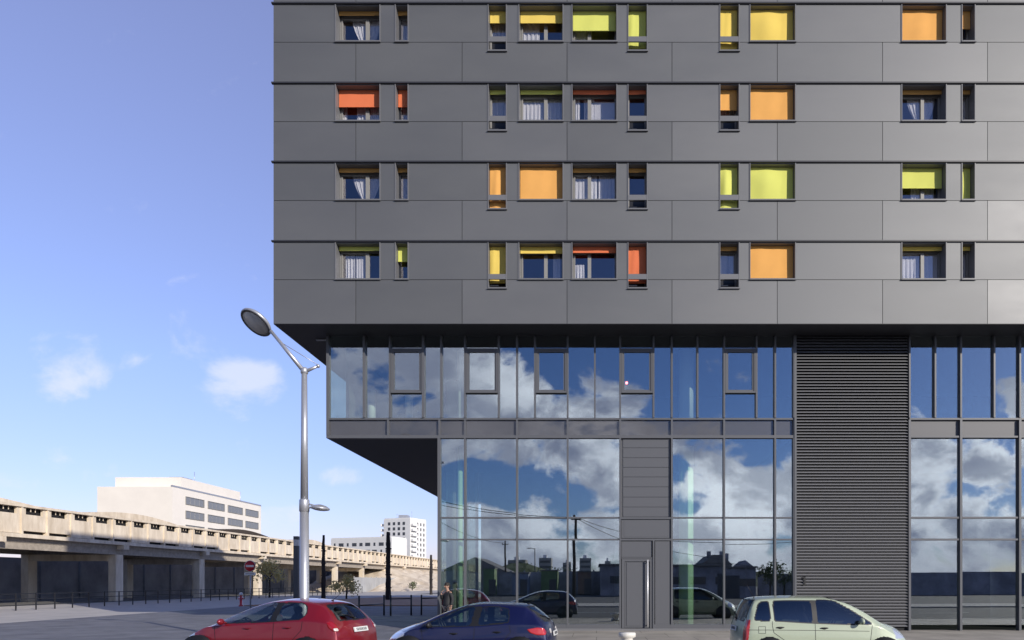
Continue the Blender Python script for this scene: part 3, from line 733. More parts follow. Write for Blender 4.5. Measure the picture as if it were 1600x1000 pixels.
green_spec = dict(L=3.98, paint='pgreen', paintm=paint('pale_green_car_paint', (.42,.475,.345), .08, .42), glass='cglassd',
    zt=[(0,.46),(.012,.66),(.025,.85),(.06,1.02),(.11,1.16),(.24,1.45),(.31,1.535),(.5,1.575),(1.2,1.605),(1.9,1.60),(2.3,1.52),(2.7,1.35),(3.1,1.13),(3.25,1.05),(3.65,.90),(3.88,.72),(3.98,.46)],
    belt=[(0,.66),(.06,.95),(.2,1.04),(.6,1.045),(1.5,1.00),(2.4,.965),(3.1,.94),(3.6,.76),(3.98,.42)],
    hw=[(0,.76),(.05,.80),(.2,.83),(.6,.845),(2,.85),(3.1,.84),(3.6,.79),(3.88,.70),(3.98,.6)],
    rw=[(0,.72),(.1,.71),(.2,.67),(.32,.62),(.8,.625),(1.9,.63),(2.4,.65),(3.1,.70),(3.3,.68),(3.8,.58),(3.98,.52)],
    crown=[(0,.05),(.3,.045),(.6,.05),(1.9,.05),(3.1,.05),(3.4,.06),(3.8,.1),(3.98,.1)],
    rooffront=2.0, cowl=3.14, side=[[(.30,1.08),(.64,1.065),(.64,1.475),(.50,1.47),(.42,1.43)], [(.75,1.06),(1.58,1.02),(1.58,1.50),(.75,1.485)], [(1.70,1.015),(2.75,.985),(2.92,.99),(2.45,1.30),(2.15,1.47),(2.05,1.50),(1.70,1.505)]],
    pillars=[[(1.56,1.0),(1.72,1.0),(1.72,1.52),(1.56,1.52)]],
    rear=[(-.60,1.06),(.60,1.06),(.55,1.50),(-.55,1.50)], wscreen=None,
    tail=[(lambda x,y,z: x < .30 and y > .66 and .60 < z < 1.08 and x < .155+.12*(z-.6), 'tail')],
    head=lambda x,y,z: x > 3.45 and y > .42 and .66 < z < .86 and x < 3.92, wheels=[.62, 3.18],
    seams=[[(.69,1.05),(.69,.95),(.72,.80),(1.0,.60),(1.06,.36),(2.72,.36)], [(1.64,1.0),(1.64,.36)], [(2.92,.97),(2.86,.6),(2.72,.36)], [(.15,.86),(.7,.86),(1.6,.85),(2.85,.83)]], handles=[(.86,.915),(1.84,.90)], handlem=M['black'], mirror=(2.62,1.02), flap=[(.46,.86)],
    plate=(0,.86,0), wiper=1.08, antenna=((.42,-.28,1.55),(.20,-.33,1.93)), sx=-.05, hr=1.28)
def place_rear(px, d, theta, L, hwid):
    """near rear corner at picture x and depth; nose to the left and turned away"""
    c = Vector((wx(px, d), d, 0)); lat = Vector((-math.sin(theta), -math.cos(theta), 0))
    return c - lat*hwid, math.pi-theta
th = R(12.5); p, rz = place_rear(533, 14.85, th, 4.03, .84); make_car(red_spec, p, rz, 'red hatchback parked in front of the street lamp').scale = (1.10, 1.07, 1.0)
th = R(5); p, rz = place_rear(861, 15.1, th, 3.82, .77); make_car(blue_spec, p, rz, 'dark blue hatchback parked beside the glass front').scale = (1.05, 1.0, 1.0)
make_car(green_spec, (wx(1157, 15.0), 15.0+.80, 0), R(1.0), 'pale green compact people carrier parked near the louvres')
# ------------------------------------------------------------------ ground
def tile_mat(name, c1, c2, mortar, sx, sy, rough=.8):
    m, nt, b = newmat(name); N, L = nt.nodes, nt.links
    tc = N.new('ShaderNodeTexCoord'); br = N.new('ShaderNodeTexBrick'); br.offset = .5
    br.inputs['Color1'].default_value = (*c1,1); br.inputs['Color2'].default_value = (*c2,1); br.inputs['Mortar'].default_value = (*mortar,1)
    br.inputs['Scale'].default_value = 1; br.inputs['Brick Width'].default_value = sx; br.inputs['Row Height'].default_value = sy; br.inputs['Mortar Size'].default_value = .012
    L.new(tc.outputs['Object'], br.inputs['Vector'])
    nz = N.new('ShaderNodeTexNoise'); nz.inputs['Scale'].default_value = .8; nz.inputs['Detail'].default_value = 6
    L.new(tc.outputs['Object'], nz.inputs['Vector'])
    mx = N.new('ShaderNodeMix'); mx.data_type = 'RGBA'; mx.blend_type = 'MULTIPLY'; mx.inputs[0].default_value = .75
    L.new(br.outputs[0], mx.inputs[6]); L.new(nz.outputs[0], mx.inputs[7]); L.new(mx.outputs[2], b.inputs['Base Color'])
    b.inputs['Roughness'].default_value = rough
    return m
M['pavers'] = tile_mat('grey_pavers', (.30,.30,.31), (.24,.24,.26), (.12,.12,.13), .9, .45)
M['concpave'] = tile_mat('pale_paving', (.62,.57,.49), (.56,.52,.45), (.26,.24,.2), 1.6, 1.6)
M['earth'] = mat('brown_planting_earth', (.34,.20,.125), .95, col2=(.46,.29,.18), scale=.9, bump=.6, bscale=12)
M['sand'] = mat('sandy_bank', (.54,.44,.31), .95, col2=(.78,.68,.53), scale=.35, bump=.8, bscale=3)
M['terrain'] = mat('dusty_ground', (.13,.125,.115), .95, col2=(.20,.19,.17), scale=.15, bump=.3, bscale=5)
M['paleroad'] = mat('pale_gravel_road', (.40,.38,.35), .9, col2=(.50,.47,.43), scale=.6)
def sheet_ground(name, poly, z, m, thick=None):
    mb = MB()
    if thick: mb.prism(poly, 'z', z-thick, z)
    else: mb.add([(x, y, z) for x, y in poly], [tuple(range(len(poly)))])
    return tag(mb.build(name, m), kind='structure')
def rect(x0, x1, y0, y1): return [(x0,y0),(x1,y0),(x1,y1),(x0,y1)]
sheet_ground('ground', rect(-1500,1500,-1500,1500), 0, M['terrain'])
sheet_ground('road', rect(-300,300,2.0,17.2), .006, M['asphalt'])
sheet_ground('side_road', rect(-45,-27,17.4,300), .006, M['paleroad'])
sheet_ground('pavement', rect(-5.9,60,17.35,25.2), .10, M['concpave'], .3)
sheet_ground('plaza', [(-26,17.35),(-5.9,17.35),(-5.9,50),(-26,50)], .098, M['pavers'], .3)
sheet_ground('building_base', rect(-5.85,60,25.2,48), .095, M['concrete'], .3)
sheet_ground('kerb', rect(-26,60,17.2,17.35), .12, M['kerb'], .3)
sheet_ground('planting_bed', [(-26,50),(20,50),(20,76),(-24,76)], .16, M['earth'], .3)
sheet_ground('path', [(-27,76.2),(30,76.2),(30,98),(-27,98)], .05, M['paleroad'], .2)
sheet_ground('near_pavement', rect(-80,80,-4,1.9), .1, M['concrete'], .3)
sheet_ground('yard', rect(-80,80,-70,-4.2), .004, M['asphalt'])
m = MB()
for k in range(-8, 9): m.box(k*7-1.5, k*7+1.5, 9.6, 9.72, .0085, .0125)
tag(m.build('road_marking', M['white']), kind='structure')
# sandy bank under the far end of the viaduct
m = MB(); vs, fs = [], []; nx, ny = 26, 60; rr = random.Random(3)
for j in range(ny+1):
    for i in range(nx+1):
        u, v = i/nx, j/ny
        x = -31 - 24*u; y = 118 + 160*v
        h = 5.2*min(1, max(0, (u*1.9-.15)))*min(1, max(0, (y-122)/26))
        vs.append((x+rr.uniform(-.2,.2), y, -.3+h+ (rr.uniform(-.22,.22) if 0 < h < 5 else 0)))
for j in range(ny):
    for i in range(nx): a = j*(nx+1)+i; fs.append((a, a+1, a+nx+2, a+nx+1))
m.add(vs, fs); tag(m.build('embankment', M['sand']), kind='structure')
# ------------------------------------------------------------------ viaduct
via = empty('viaduct', (-45, 30, 0), 0, 'long cream concrete railway viaduct running away behind the plaza', 'viaduct')
VT, VBm = 7.95, 5.35
m = MB(); y = -12.0; step = 2.5; k = 0
H = VT-VBm
while y < 235:
    w = step
    m.box(-.22, 0, y+.16, y+w, .55, .55+H-1.30, 0, Matrix.Translation((0,0,VBm)))           # panel
    m.box(-.30, .10, y, y+.16, VBm+.30, VT-.10)                                               # pilaster
    for (a, b) in ((.16,.50), (2.18,w)): m.box(-.22, 0, y+a, y+b, VBm+.55+H-1.30, VT-.2)      # cheeks beside each slot
    if k % 3 == 1: m.box(-.20, .0, y+.16, y+w, VBm+.34, VBm+.549)
    m.box(-.16, -.12, y+1.1, y+1.15, VT-.50, VT-.2); m.box(-.16, -.12, y+1.55, y+1.6, VT-.50, VT-.2)
    y += step; k += 1
m.box(-.34, -.305, -12, 235, VBm+.3, VT-.2, 1); m.box(-.34, .16, -12, 235, VT-.199, VT); m.box(-.34, .20, -12, 235, VBm, VBm+.30)  # first box: black board added behind the slots in place of their shade
m.build('parapet', [M['cream'], M['joint']], via)
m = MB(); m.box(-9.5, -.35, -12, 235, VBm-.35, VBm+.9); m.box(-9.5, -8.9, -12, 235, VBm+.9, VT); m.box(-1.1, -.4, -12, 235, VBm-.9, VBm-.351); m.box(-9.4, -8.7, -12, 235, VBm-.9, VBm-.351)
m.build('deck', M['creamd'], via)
for i in range(11):
    y = -6 + i*13.5
    m = MB(); m.box(-.9, .34, y-.35, y+.35, VBm-.42, VBm-.02); m.box(-1.05, -.35, y-.5, y+.5, -.2, VBm-.9); m.box(-9.3, -8.6, y-.5, y+.5, -.2, VBm-.9); m.box(-9.3, -.3, y-.4, y+.4, VBm-1.5, VBm-.905)
    m.build('pier', M['cream'], via)
for (a, b) in ((8, 26), (31, 45), (52, 66), (75, 86)):
    m = MB(); n = 10
    pts = [(a+(b-a)*t/n, VT+.05+.55*math.sin(math.pi*t/n)) for t in range(n+1)]
    m.prism([(y, z+.12) for y, z in pts] + [(b, VT-.3), (a, VT-.3)], 'x', -6.5, -1.2)
    pass
    m.build('canopy', M['cream'] if a != 52 else M['bark'], via)
# dark retaining wall behind the viaduct
m = MB(); m.box(-58.5, -58, 20, 240, -.2, 4.3)
for k in range(40): m.box(-57.999, -57.8, 22+k*5.4, 22.4+k*5.4, -.2, 4.2)
tag(m.build('retaining_wall', mat('grey_retaining_wall', (.27,.27,.28), .9, var=.3, scale=.3)), 'dark grey retaining wall in the shade under the viaduct', 'wall')
m = MB()
for k in range(15):
    a = 118+k*3.; m.box(-42.2, -42.1, a, a+2.95, -.1, 2.6)
    m.box(-42.25, -42.05, a-.04, a+.02, -.1, 2.75)
tag(m.build('hoarding', mat('pale_grey_hoarding', (.42,.42,.41), .8, var=.12, scale=.4)), 'pale grey hoarding at the foot of the sandy bank', 'fence')
m = MB()
for k in range(46):
    y = 38+k*1.6; m.box(-38.03, -37.97, y-.03, y+.03, 0, 1.15)
for z in (.35, .75, 1.1): m.box(-38.02, -37.98, 38, 110, z-.025, z+.025)
tag(m.build('railing_fence', M['blackmetal']), 'low dark railing fence along the foot of the viaduct', 'fence')
# ------------------------------------------------------------------ far white buildings
def facade_windows(root, o, ux, uy, rows, cols, w, h, pitch, floor, z0, mt='dkwin', skip=None, n_=None):
    nx_, ny_ = n_
    for r in range(rows):
        for c in range(cols):
            if skip and skip(r, c): continue
            s = cols_off(c, pitch); ww = w(r, c) if callable(w) else w
            m = MB(); a = Vector((ux, uy, 0)); n = Vector((nx_, ny_, 0)); p = Vector(o) + a*s
            q = [p - a*ww/2 + n*.05, p + a*ww/2 + n*.05, p + a*ww/2 - n*.1, p - a*ww/2 - n*.1]
            m.prism([(v.x, v.y) for v in q], 'z', z0 + r*floor, z0 + r*floor + h)
            m.build('window', M[mt], root)
def cols_off(c, pitch): return (c+.5)*pitch
phi = R(20)
tw = empty('white_tower', (-82.4, 300, 0), 0, 'tall white apartment tower standing beyond the viaduct', 'tower')
ax, ay = -math.cos(phi), math.sin(phi); bx, by = math.sin(phi), math.cos(phi)
WA, WB, HT = 14.0, 12.3, 29.6
quad = [(0,0), (bx*WB, by*WB), (bx*WB+ax*WA, by*WB+ay*WA), (ax*WA, ay*WA)]
m = MB(); m.prism(quad, 'z', -.5, HT); m.build('wall', M['whitewall'], tw)
m = MB(); c0 = ((bx*WB+ax*WA)/2, (by*WB+ay*WA)/2); m.box(c0[0]-2.5, c0[0]+1.5, c0[1]-2, c0[1]+2, HT+.503, HT+2.2); m.tube([(c0[0]+3,c0[1],HT+.5),(c0[0]+3,c0[1],HT+4)], .07, 5); m.tube([(c0[0]-4,c0[1]+1,HT+.5),(c0[0]-4,c0[1]+1,HT+3)], .07, 5); m.build('roof_plant', M['galv'], tw)
m = MB(); q2 = [(p[0]*.97+quad[2][0]*.015, p[1]*.97+quad[2][1]*.015) for p in quad]; m.prism(q2, 'z', HT+.003, HT+.5); m.build('roof', M['whitewall'], tw)
facade_windows(tw, (ax*2.0, ay*2.0, 0), ax, ay, 12, 4, 1.25, 1.35, 2.6, 2.3, 1.6, n_=(-math.sin(phi), -math.cos(phi)))
facade_windows(tw, (bx*4.4, by*4.4, 0), bx, by, 12, 3, .8, 1.3, 2.4, 2.3, 1.6, n_=(math.cos(phi), -math.sin(phi)))
for r in range(12):
    z = 1.2+r*2.3
    m = MB(); T = Matrix.Rotation(-phi, 4, 'Z')
    m.box(.06, 1.2, .4, 4.0, z, z+.16, 0, T); m.box(1.08, 1.2, .4, 4.0, z+.16, z+.95, 0, T); m.box(.06, 1.07, .4, .52, z+.16, z+.95, 0, T); m.box(.06, 1.07, 3.88, 4.0, z+.16, z+.95, 0, T)
    m.build('balcony', M['whitewall'], tw)
    if r >= 7:
        m = MB(); Mx = Matrix.Translation((ax*WA, ay*WA, 0)) @ Matrix.Rotation(-phi, 4, 'Z')
        m.box(-1.6, -.05, -.2, 2.6, z, z+.18, 0, Mx); m.box(-1.6, -1.48, -.2, 2.6, z+.18, z+1.2, 0, Mx); m.build('balcony', M['whitewall'], tw)
        m = MB(); m.box(-.045, -.01, .0, 2.2, z+.2, z+2.3, 0, Mx); m.build('window', M['dkwin'], tw)
lw = empty('white_block', (wx(612, 270), 270, 0), 0, 'long low white block of flats left of the tower', 'building')
WL = 30.
ql = [(0,0), (bx*10, by*10), (bx*10+ax*WL, by*10+ay*WL), (ax*WL, ay*WL)]
m = MB(); m.prism(ql, 'z', -.5, 19.3); m.build('wall', M['whitewall'], lw)
m = MB(); m.prism([(p[0]*.985+.0+ql[2][0]*.008, p[1]*.985+ql[2][1]*.008) for p in ql], 'z', 19.303, 19.7); m.build('roof', M['whitewall'], lw)
rr = random.Random(5)
wd = {}
facade_windows(lw, (0,0,0), ax, ay, 3, 9, lambda r, c: [2.2,.9,2.4,.8,2.3,2.3,.9,2.4,1.5][(c+r*2) % 9], 1.35, 3.3, 2.9, 10.3, n_=(-math.sin(phi), -math.cos(phi)))
cb = empty('cream_office', (-90, 182, 0), 0, 'cream office building with strip windows rising behind the viaduct', 'building')
m = MB(); m.box(-16, 0, -38, 0, -.5, 22.0); m.build('wall', M['creamwall'], cb)
m = MB(); m.box(-15, -.6, -34, -9.5, 22.005, 24.6); m.build('penthouse', M['creamwall'], cb)
m = MB(); m.box(-.35, .06, -38.05, .05, 22.003, 22.35); m.box(-8, -5, -9, -6, 22.003, 23.2); m.tube([(-4,-3,22),(-4,-3,25.5)], .06, 5); m.tube([(-6,-20,24.6),(-6,-20,28)], .06, 5); m.box(-7,-4,-28,-24,24.61,25.6); m.build('roof_plant', M['galv'], cb)
for r in range(5):
    for (a, b) in ((-8.2, -1.6), (-16.5, -9.6), (-25, -18), (-33.5, -26.5)):
        z = 18.9-r*3.1
        m = MB(); m.box(.002, .16, a, b, z-.12, z); m.box(.002, .16, a, b, z+1.5, z+1.62); m.box(.002, .16, a, a+.12, z, z+1.5); m.box(.002, .16, b-.12, b, z, z+1.5); f_ = m.build('window', M['alu_light'], cb)
        m = MB(); n = 4
        for i in range(n): m.box(.004, .06, a+.14+(b-a-.2)*i/n, a+.02+(b-a-.2)*(i+1)/n, z+.02, z+1.48)
        m.build('pane', M['palewin'], f_)
# ------------------------------------------------------------------ street lamp
dl = 18.0; xl = wx(475.5, dl)
lp = empty('street_lamp', (xl, dl, .1), 0, 'tall galvanised street lamp with a tilted disc head above the red car', 'street lamp')
zj = wz(581, dl)-.1; zc = wz(790, dl)-.1
m = MB(); m.tube([(0,0,-.1),(0,0,1.0),(0,0,zc-.15)], [.125,.122,.112], 24); m.tube([(0,0,zc+.15),(0,0,zj-.05)], [.098,.072], 24); m.build('pole', M['galv'], lp)
m = MB(); m.lathe([(.118,zc-.16),(.128,zc-.15),(.128,zc+.13),(.118,zc+.16),(.1,zc+.17)], 24); m.lathe([(.072,zj-.06),(.095,zj-.04),(.095,zj+.08),(.06,zj+.11),(.001,zj+.11)], 20); m.build('collar', M['galv'], lp)
def LP(px, py, dd=0): return Vector((wx(px, dl+dd)-xl, dd, wz(py, dl+dd)-.1))
a0, a1 = Vector((0,0,zj)), LP(423, 517)
m = MB(); m.tube([a0, a1], [.058,.042], 14); m.build('arm', M['galv'], lp)
st = LP(497, 572); m = MB(); m.tube([a0, st], [.05,.032], 12); m.ball(st, .05, 8); m.build('stub_arm', M['galv'], lp)
fx = LP(439, 536)+Vector((0,0,.02)); m = MB(); m.tube([fx, st+Vector((0,0,.03))], .010, 6); m.ball(fx, .035, 6); m.build('stay_rod', M['galv'], lp)
hc = LP(400, 504); nrm = Vector((-.34, -.50, -.80)).normalized()        # lens faces down, out and towards the street
tilt = Vector((0,0,-1)).rotation_difference(nrm).to_matrix().to_4x4(); Th = Matrix.Translation(hc) @ tilt
m = MB(); m.lathe([(.405,-.03),(.42,-.015),(.42,.025),(.39,.06),(.28,.10),(.12,.13),(.001,.135)], 40, 0, Th); m.build('lamp_head', M['galv'], lp)
m = MB(); m.lathe([(.001,-.034),(.35,-.036),(.352,-.028)], 40, 0, Th); m.build('lens', M['lampglass'], lp)
m = MB(); m.lathe([(.354,-.03),(.36,-.045),(.40,-.045),(.406,-.03)], 40, 0, Th); m.build('lens_ring', M['alu_dark'], lp)
pc = LP(500, 794); m = MB(); m.tube([(.11,0,zc+.04), (pc.x-.1,0,pc.z+.06)], .022, 8); m.tube([(.11,0,zc-.06), (pc.x-.1,0,pc.z+.02)], .018, 8); m.build('lower_arm', M['galv'], lp)
m = MB(); Tp = Matrix.Translation(pc) @ Matrix.Rotation(R(6), 4, 'Y'); m.lathe([(.235,-.03),(.25,-.01),(.24,.02),(.15,.07),(.05,.095),(.001,.097)], 32, 0, Tp); m.build('lower_lamp_head', M['galv'], lp)
m = MB(); m.lathe([(.001,-.075),(.12,-.065),(.2,-.045),(.228,-.031)], 32, 0, Tp); m.build('lower_lens', M['lampglass'], lp)
# ------------------------------------------------------------------ no entry sign
ds = 40.; xs_ = wx(391, ds)
sg = empty('no_entry_sign', (xs_, ds, .0), 0, 'round red no entry sign with a white plate on a thin post', 'road sign')
zc_ = wz(884.5, ds)
m = MB(); m.tube([(0,.03,0),(0,.03,zc_+.25)], .04, 10); m.build('post', M['galv'], sg)
Ts = Matrix.Translation((0,-.035,zc_)) @ Matrix.Rotation(R(90),4,'X')
m = MB(); m.lathe([(.001,-.012),(.33,-.012),(.335,0),(.33,.012),(.001,.012)], 32, 0, Ts); m.build('disc', M['white'], sg)
m = MB(); m.lathe([(.001,.0),(.305,.0),(.305,.004),(.001,.004)], 32, 0, Matrix.Translation((0,-.049,zc_)) @ Matrix.Rotation(R(90),4,'X')); m.build('red_face', mat('sign_red', (.55,.02,.03), .4), sg)
m = MB(); m.box(-.23, .23, -.060, -.055, zc_-.055, zc_+.055); m.build('white_bar', M['white'], sg)
m = MB(); m.box(-.33, .33, -.04, -.015, zc_-.54, zc_-.37); pl = m.build('plate', M['white'], sg)
m = MB()
for i in range(9): m.box(-.25+i*.056, -.25+i*.056+.035, -.044, -.041, zc_-.48, zc_-.43)
m.build('plate_lettering', M['plink'], pl)
# ------------------------------------------------------------------ dark posts
def rough_post(px, ytop, d, w, label, seed, lean=0.):
    rr = random.Random(seed); h = wz(ytop, d); x = wx(px, d)
    m = MB(); pts, rad = [], []; n = 16
    for i in range(n+1):
        t = i/n; pts.append((x+lean*t+rr.uniform(-.02,.02), d+rr.uniform(-.02,.02), h*t-.1*(i == 0)))
        rad.append(w*(1.0 + .10*math.sin(t*5+seed) + rr.uniform(-.09,.09))*(1 if t < .6 else 1-.42*(t-.6)/.4))
    m.tube(pts, rad, 9)
    for i in range(3, n-2, 3): m.box(x-w*.9, x+w*1.15, d-w*.7, d+w*.7, h*i/n, h*i/n+.10)
    o = m.build('wooden_post', M['charred']); o.location = (0,0,0)
    return tag(o, label, 'post', 'tall dark posts by the viaduct')
rough_post(505.5, 836, 68, .20, 'tall dark rough post just right of the street lamp', 1)
rough_post(606.5, 831, 65, .25, 'tall dark rough post in front of the white tower', 2)
rough_post(673.5, 867, 95, .22, 'dark rough post near the glass corner of the building', 3)
d = 44.; h = wz(838, d); x = wx(463.5, d)
pt = empty('grey_mast', (x, d, 0), 0, 'square dark grey mast with a pale band, left of the street lamp', 'mast')
m = MB(); m.box(-.15, .15, -.15, .15, 0, h-.62); m.box(-.15, .15, -.15, .15, h-.22, h); m.build('mast', mat('mast_grey', (.10,.105,.115), .5, var=.1), pt)
m = MB(); m.box(-.145, .145, -.145, .145, h-.619, h-.221); m.build('pale_band', M['galv'], pt)
# ------------------------------------------------------------------ street barriers
def barrier(pxa, pxb, d, d2, zr, label):
    xa, xb = wx(pxa, d), wx(pxb, d2)
    root = empty('street_barrier', (xa, d, .1), 0, label, 'barrier', 'black barriers on the plaza')
    v = Vector((xb-xa, d2-d, 0))
    for q in (Vector((0,0,0)), v):
        m = MB(); m.tube([q+Vector((0,0,-.02)), q+Vector((0,0,1.05))], .045, 10); m.ball(q+Vector((0,0,1.06)), .05, 6); m.build('post', M['blackmetal'], root)
    m = MB(); m.tube([Vector((0,0,zr)), v+Vector((0,0,zr))], .03, 8); m.build('rail', M['blackmetal'], root)
barrier(561, 600, 34, 36.5, .62, 'black barrier just behind the red car roof')
barrier(610.5, 642.5, 36, 36.5, .90, 'black barrier in the middle of the plaza')
barrier(658.5, 692, 36.8, 38.5, .90, 'black barrier nearest the glass corner')
# ------------------------------------------------------------------ small things
d = 52.; x = wx(376.5, d); hy = empty('fire_hydrant', (x, d, 0), 0, 'small red hydrant with a white cap near the no entry sign', 'hydrant')
m = MB(); m.lathe([(.16,0),(.16,.1),(.11,.12),(.11,.85),(.001,.86)], 14); m.tube([(-.2,0,.6),(.2,0,.6)], .06, 8); m.build('body', M['tail'], hy)
m = MB(); m.lathe([(.13,.862),(.14,.95),(.10,1.05),(.001,1.08)], 14); m.build('cap', M['white'], hy)
d = 19.5; x = wx(980, d); m = MB()
m.lathe([(.20,.1),(.20,.16),(.17,.20),(.16,.30),(.245,.34),(.25,.42),(.235,.46),(.001,.475)], 24, 0, Matrix.Translation((x, d, 0)))
tag(m.build('bollard', mat('white_bollard', (.72,.70,.64), .7, var=.12, scale=5, bump=.2)), 'low round white bollard on the pavement before the grey door', 'bollard')
# ------------------------------------------------------------------ plants
def leaf_cloud(m, c, r, n, size, seed, squash=1.):
    g = np.random.default_rng(seed)
    k = max(5, n//60); cl = []
    for _ in range(k):
        v = g.normal(size=3); v /= np.linalg.norm(v); cl.append(np.array(c) + v*np.array(r)*g.uniform(.35, .95))
    for i in range(n):
        q = cl[i % k] + g.normal(size=3)*np.array(r)*.20
        a = g.normal(size=3); a /= np.linalg.norm(a); b = np.cross(a, g.normal(size=3)); b /= np.linalg.norm(b)+1e-9
        s = size*g.uniform(.6, 1.4)
        m.add([q-a*s, q+b*s*.5, q+a*s, q-b*s*.5], [(0,1,2,3)])
def plant(name, px, d, zc, rad, n, size, leaf, label, cat, seed, base=0., group=None):
    x = wx(px, d); root = empty(name, (x, d, base), 0, label, cat, group)
    rr = random.Random(seed); n = int(n*.5)
    m = MB(); top = Vector((0,0,zc)); m.tube([(0,0,-.2),(.05,0,zc*.5),(0,.05,zc)], [.05*rad[0]+.03,.04*rad[0]+.02,.02], 8)
    for k in range(7):
        a = rr.uniform(0, 6.28); e = top + Vector((math.cos(a)*rad[0]*.7, math.sin(a)*rad[1]*.7, rr.uniform(-.4,.7)*rad[2]))
        s = Vector((0,0,zc*rr.uniform(.45,.9))); m.tube([s, (s+e)/2+Vector((0,0,.1)), e], [.03,.02,.008], 5)
    m.build('trunk', M['bark'], root)
    m = MB(); leaf_cloud(m, (0,0,zc), rad, n, size, seed); m.build('crown', M[leaf], root, fix=False)
    return root
plant('tree', 421, 80, 3.1, (1.9,1.9,1.7), 1500, .17, 'leaf', 'yellow green tree under the viaduct beside the no entry sign', 'tree', 11)
plant('shrub', 541, 74, 1.7, (1.6,1.5,1.4), 1300, .14, 'leaf', 'bushy yellow green shrub below the viaduct, right of a dark post', 'shrub', 12)
#plant('shrub', 524, 84, 1.0, (1.2,1.2,.9), 500, .14, 'leafd', 'low dark shrub at the foot of the viaduct', 'shrub', 13)
plant('shrub', 644, 128, .9, (1.5,1.5,.8), 300, .16, 'leafd', 'small scrubby bush on the sandy bank', 'shrub', 14, .4)
# ------------------------------------------------------------------ the person at the glass corner
M['skin'] = mat('skin', (.42,.25,.18), .55); M['hair'] = mat('dark_hair', (.02,.014,.011), .6, bump=.4, bscale=60)
M['jacket'] = mat('black_jacket', (.022,.023,.026), .75, bump=.3, bscale=25); M['trousers'] = mat('grey_trousers', (.085,.078,.082), .85, bump=.3, bscale=30)
M['shoe'] = mat('black_shoe', (.015,.014,.013), .4)
def skinned(name, verts, edges, radii, m, parent, sub=2, root=0):
    me = bpy.data.meshes.new(name); me.from_pydata(verts, edges, []); me.materials.append(m)
    o = bpy.data.objects.new(name, me); COL.objects.link(o)
    sk = o.modifiers.new('skin', 'SKIN'); sk.use_smooth_shade = True; sk.branch_smoothing = .6
    for i, r in enumerate(radii):
        v = me.skin_vertices[0].data[i]; v.radius = r if isinstance(r, tuple) else (r, r); v.use_root = (i == root)
    s = o.modifiers.new('sub', 'SUBSURF'); s.levels = sub; s.render_levels = sub
    dg = bpy.context.evaluated_depsgraph_get(); dg.update()
    nm = bpy.data.meshes.new_from_object(o.evaluated_get(dg)); o.modifiers.clear(); o.data = nm; nm.name = name
    if not nm.materials: nm.materials.append(m)
    nm.polygons.foreach_set('use_smooth', [True]*len(nm.polygons))
    if parent: o.parent = parent
    return o
pe = empty('person', (wx(699, 24.65), 24.65, .1), R(-128), 'person in a black jacket and grey trousers with one hand raised to the face', 'person')
# local frame: faces +x... y is the person's left side
V = [(0,0,.96),(0,0,1.10),(.0,0,1.26),(-.01,0,1.40),(-.01,0,1.50),(.015,0,1.575),(.03,0,1.66),(.02,0,1.73),          # pelvis .. crown 0-7
     (0,.10,.90),(.03,.115,.50),(-.02,.125,.10),(.06,.135,.045),(.14,.14,.035),                                      # left leg 8-12
     (0,-.10,.90),(-.01,-.115,.50),(-.08,-.12,.10),(0,-.13,.045),(.08,-.135,.035),                                    # right leg 13-17
     (-.01,.17,1.43),(-.05,.225,1.16),(.03,.235,.92),                                                                 # left arm 18-20
     (-.01,-.17,1.43),(.06,-.235,1.18),(.20,-.10,1.40)]                                                               # right arm 21-23
E = [(0,1),(1,2),(2,3),(3,4),(4,5),(5,6),(6,7),(0,8),(8,9),(9,10),(10,11),(11,12),(0,13),(13,14),(14,15),(15,16),(16,17),(3,18),(18,19),(19,20),(3,21),(21,22),(22,23)]
Rd = [(.12,.15),(.11,.135),(.115,.155),(.10,.15),.058,.06,(.092,.075),(.075,.062),.085,.058,.04,.045,.035,.085,.058,.04,.045,.035,.058,.045,.030,.058,.045,.030]
body = skinned('body', V, E, Rd, M['skin'], pe)
body['label'] = 'bare face and raised hand'
# jacket and trousers follow the same joints, a little larger
Vj = [(0,0,.90),(0,0,1.02),(0,0,1.12),(.0,0,1.26),(-.01,0,1.40),(-.012,0,1.49),(-.01,.175,1.42),(-.05,.23,1.16),(.025,.237,.95),(-.01,-.175,1.42),(.06,-.24,1.18),(.185,-.115,1.375)]
Ej = [(0,1),(1,2),(2,3),(3,4),(4,5),(4,6),(6,7),(7,8),(4,9),(9,10),(10,11)]
skinned('jacket', Vj, Ej, [(.145,.185),(.145,.18),(.14,.165),(.145,.18),(.125,.165),.075,.080,.066,.050,.080,.066,.048], M['jacket'], pe)
Vt = [(0,0,.98),(0,.10,.88),(.03,.115,.50),(-.02,.125,.09),(0,-.10,.88),(-.01,-.115,.50),(-.08,-.12,.09)]
skinned('trousers', Vt, [(0,1),(1,2),(2,3),(0,4),(4,5),(5,6)], [(.13,.16),.105,.082,.072,.105,.082,.072], M['trousers'], pe)
for q in ((-.02,.125), (-.08,-.12)):
    m = MB(); m.ball((q[0]+.07, q[1]+.008, .04), (.145,.052,.045), 8); m.build('shoe', M['shoe'], pe)
m = MB(); m.ball((.012,0,1.715), (.105,.088,.085), 10); m.ball((-.035,0,1.665), (.075,.085,.10), 10); m.build('hair', M['hair'], pe)
m = MB(); m.ball((.122,0,1.645), (.022,.014,.024), 6); m.build('nose', M['skin'], pe)
for s in (1,-1):
    m = MB(); m.ball((.02, s*.083, 1.645), (.022,.012,.033), 6); m.build('ear', M['skin'], pe)
    m = MB(); m.ball((.110, s*.032, 1.672), (.006,.012,.006), 6); m.build('eye', M['hair'], pe)
m = MB(); m.ball((.112,0,1.598), (.010,.026,.006), 6); m.build('mouth', mat('lips', (.32,.12,.10), .5), pe)
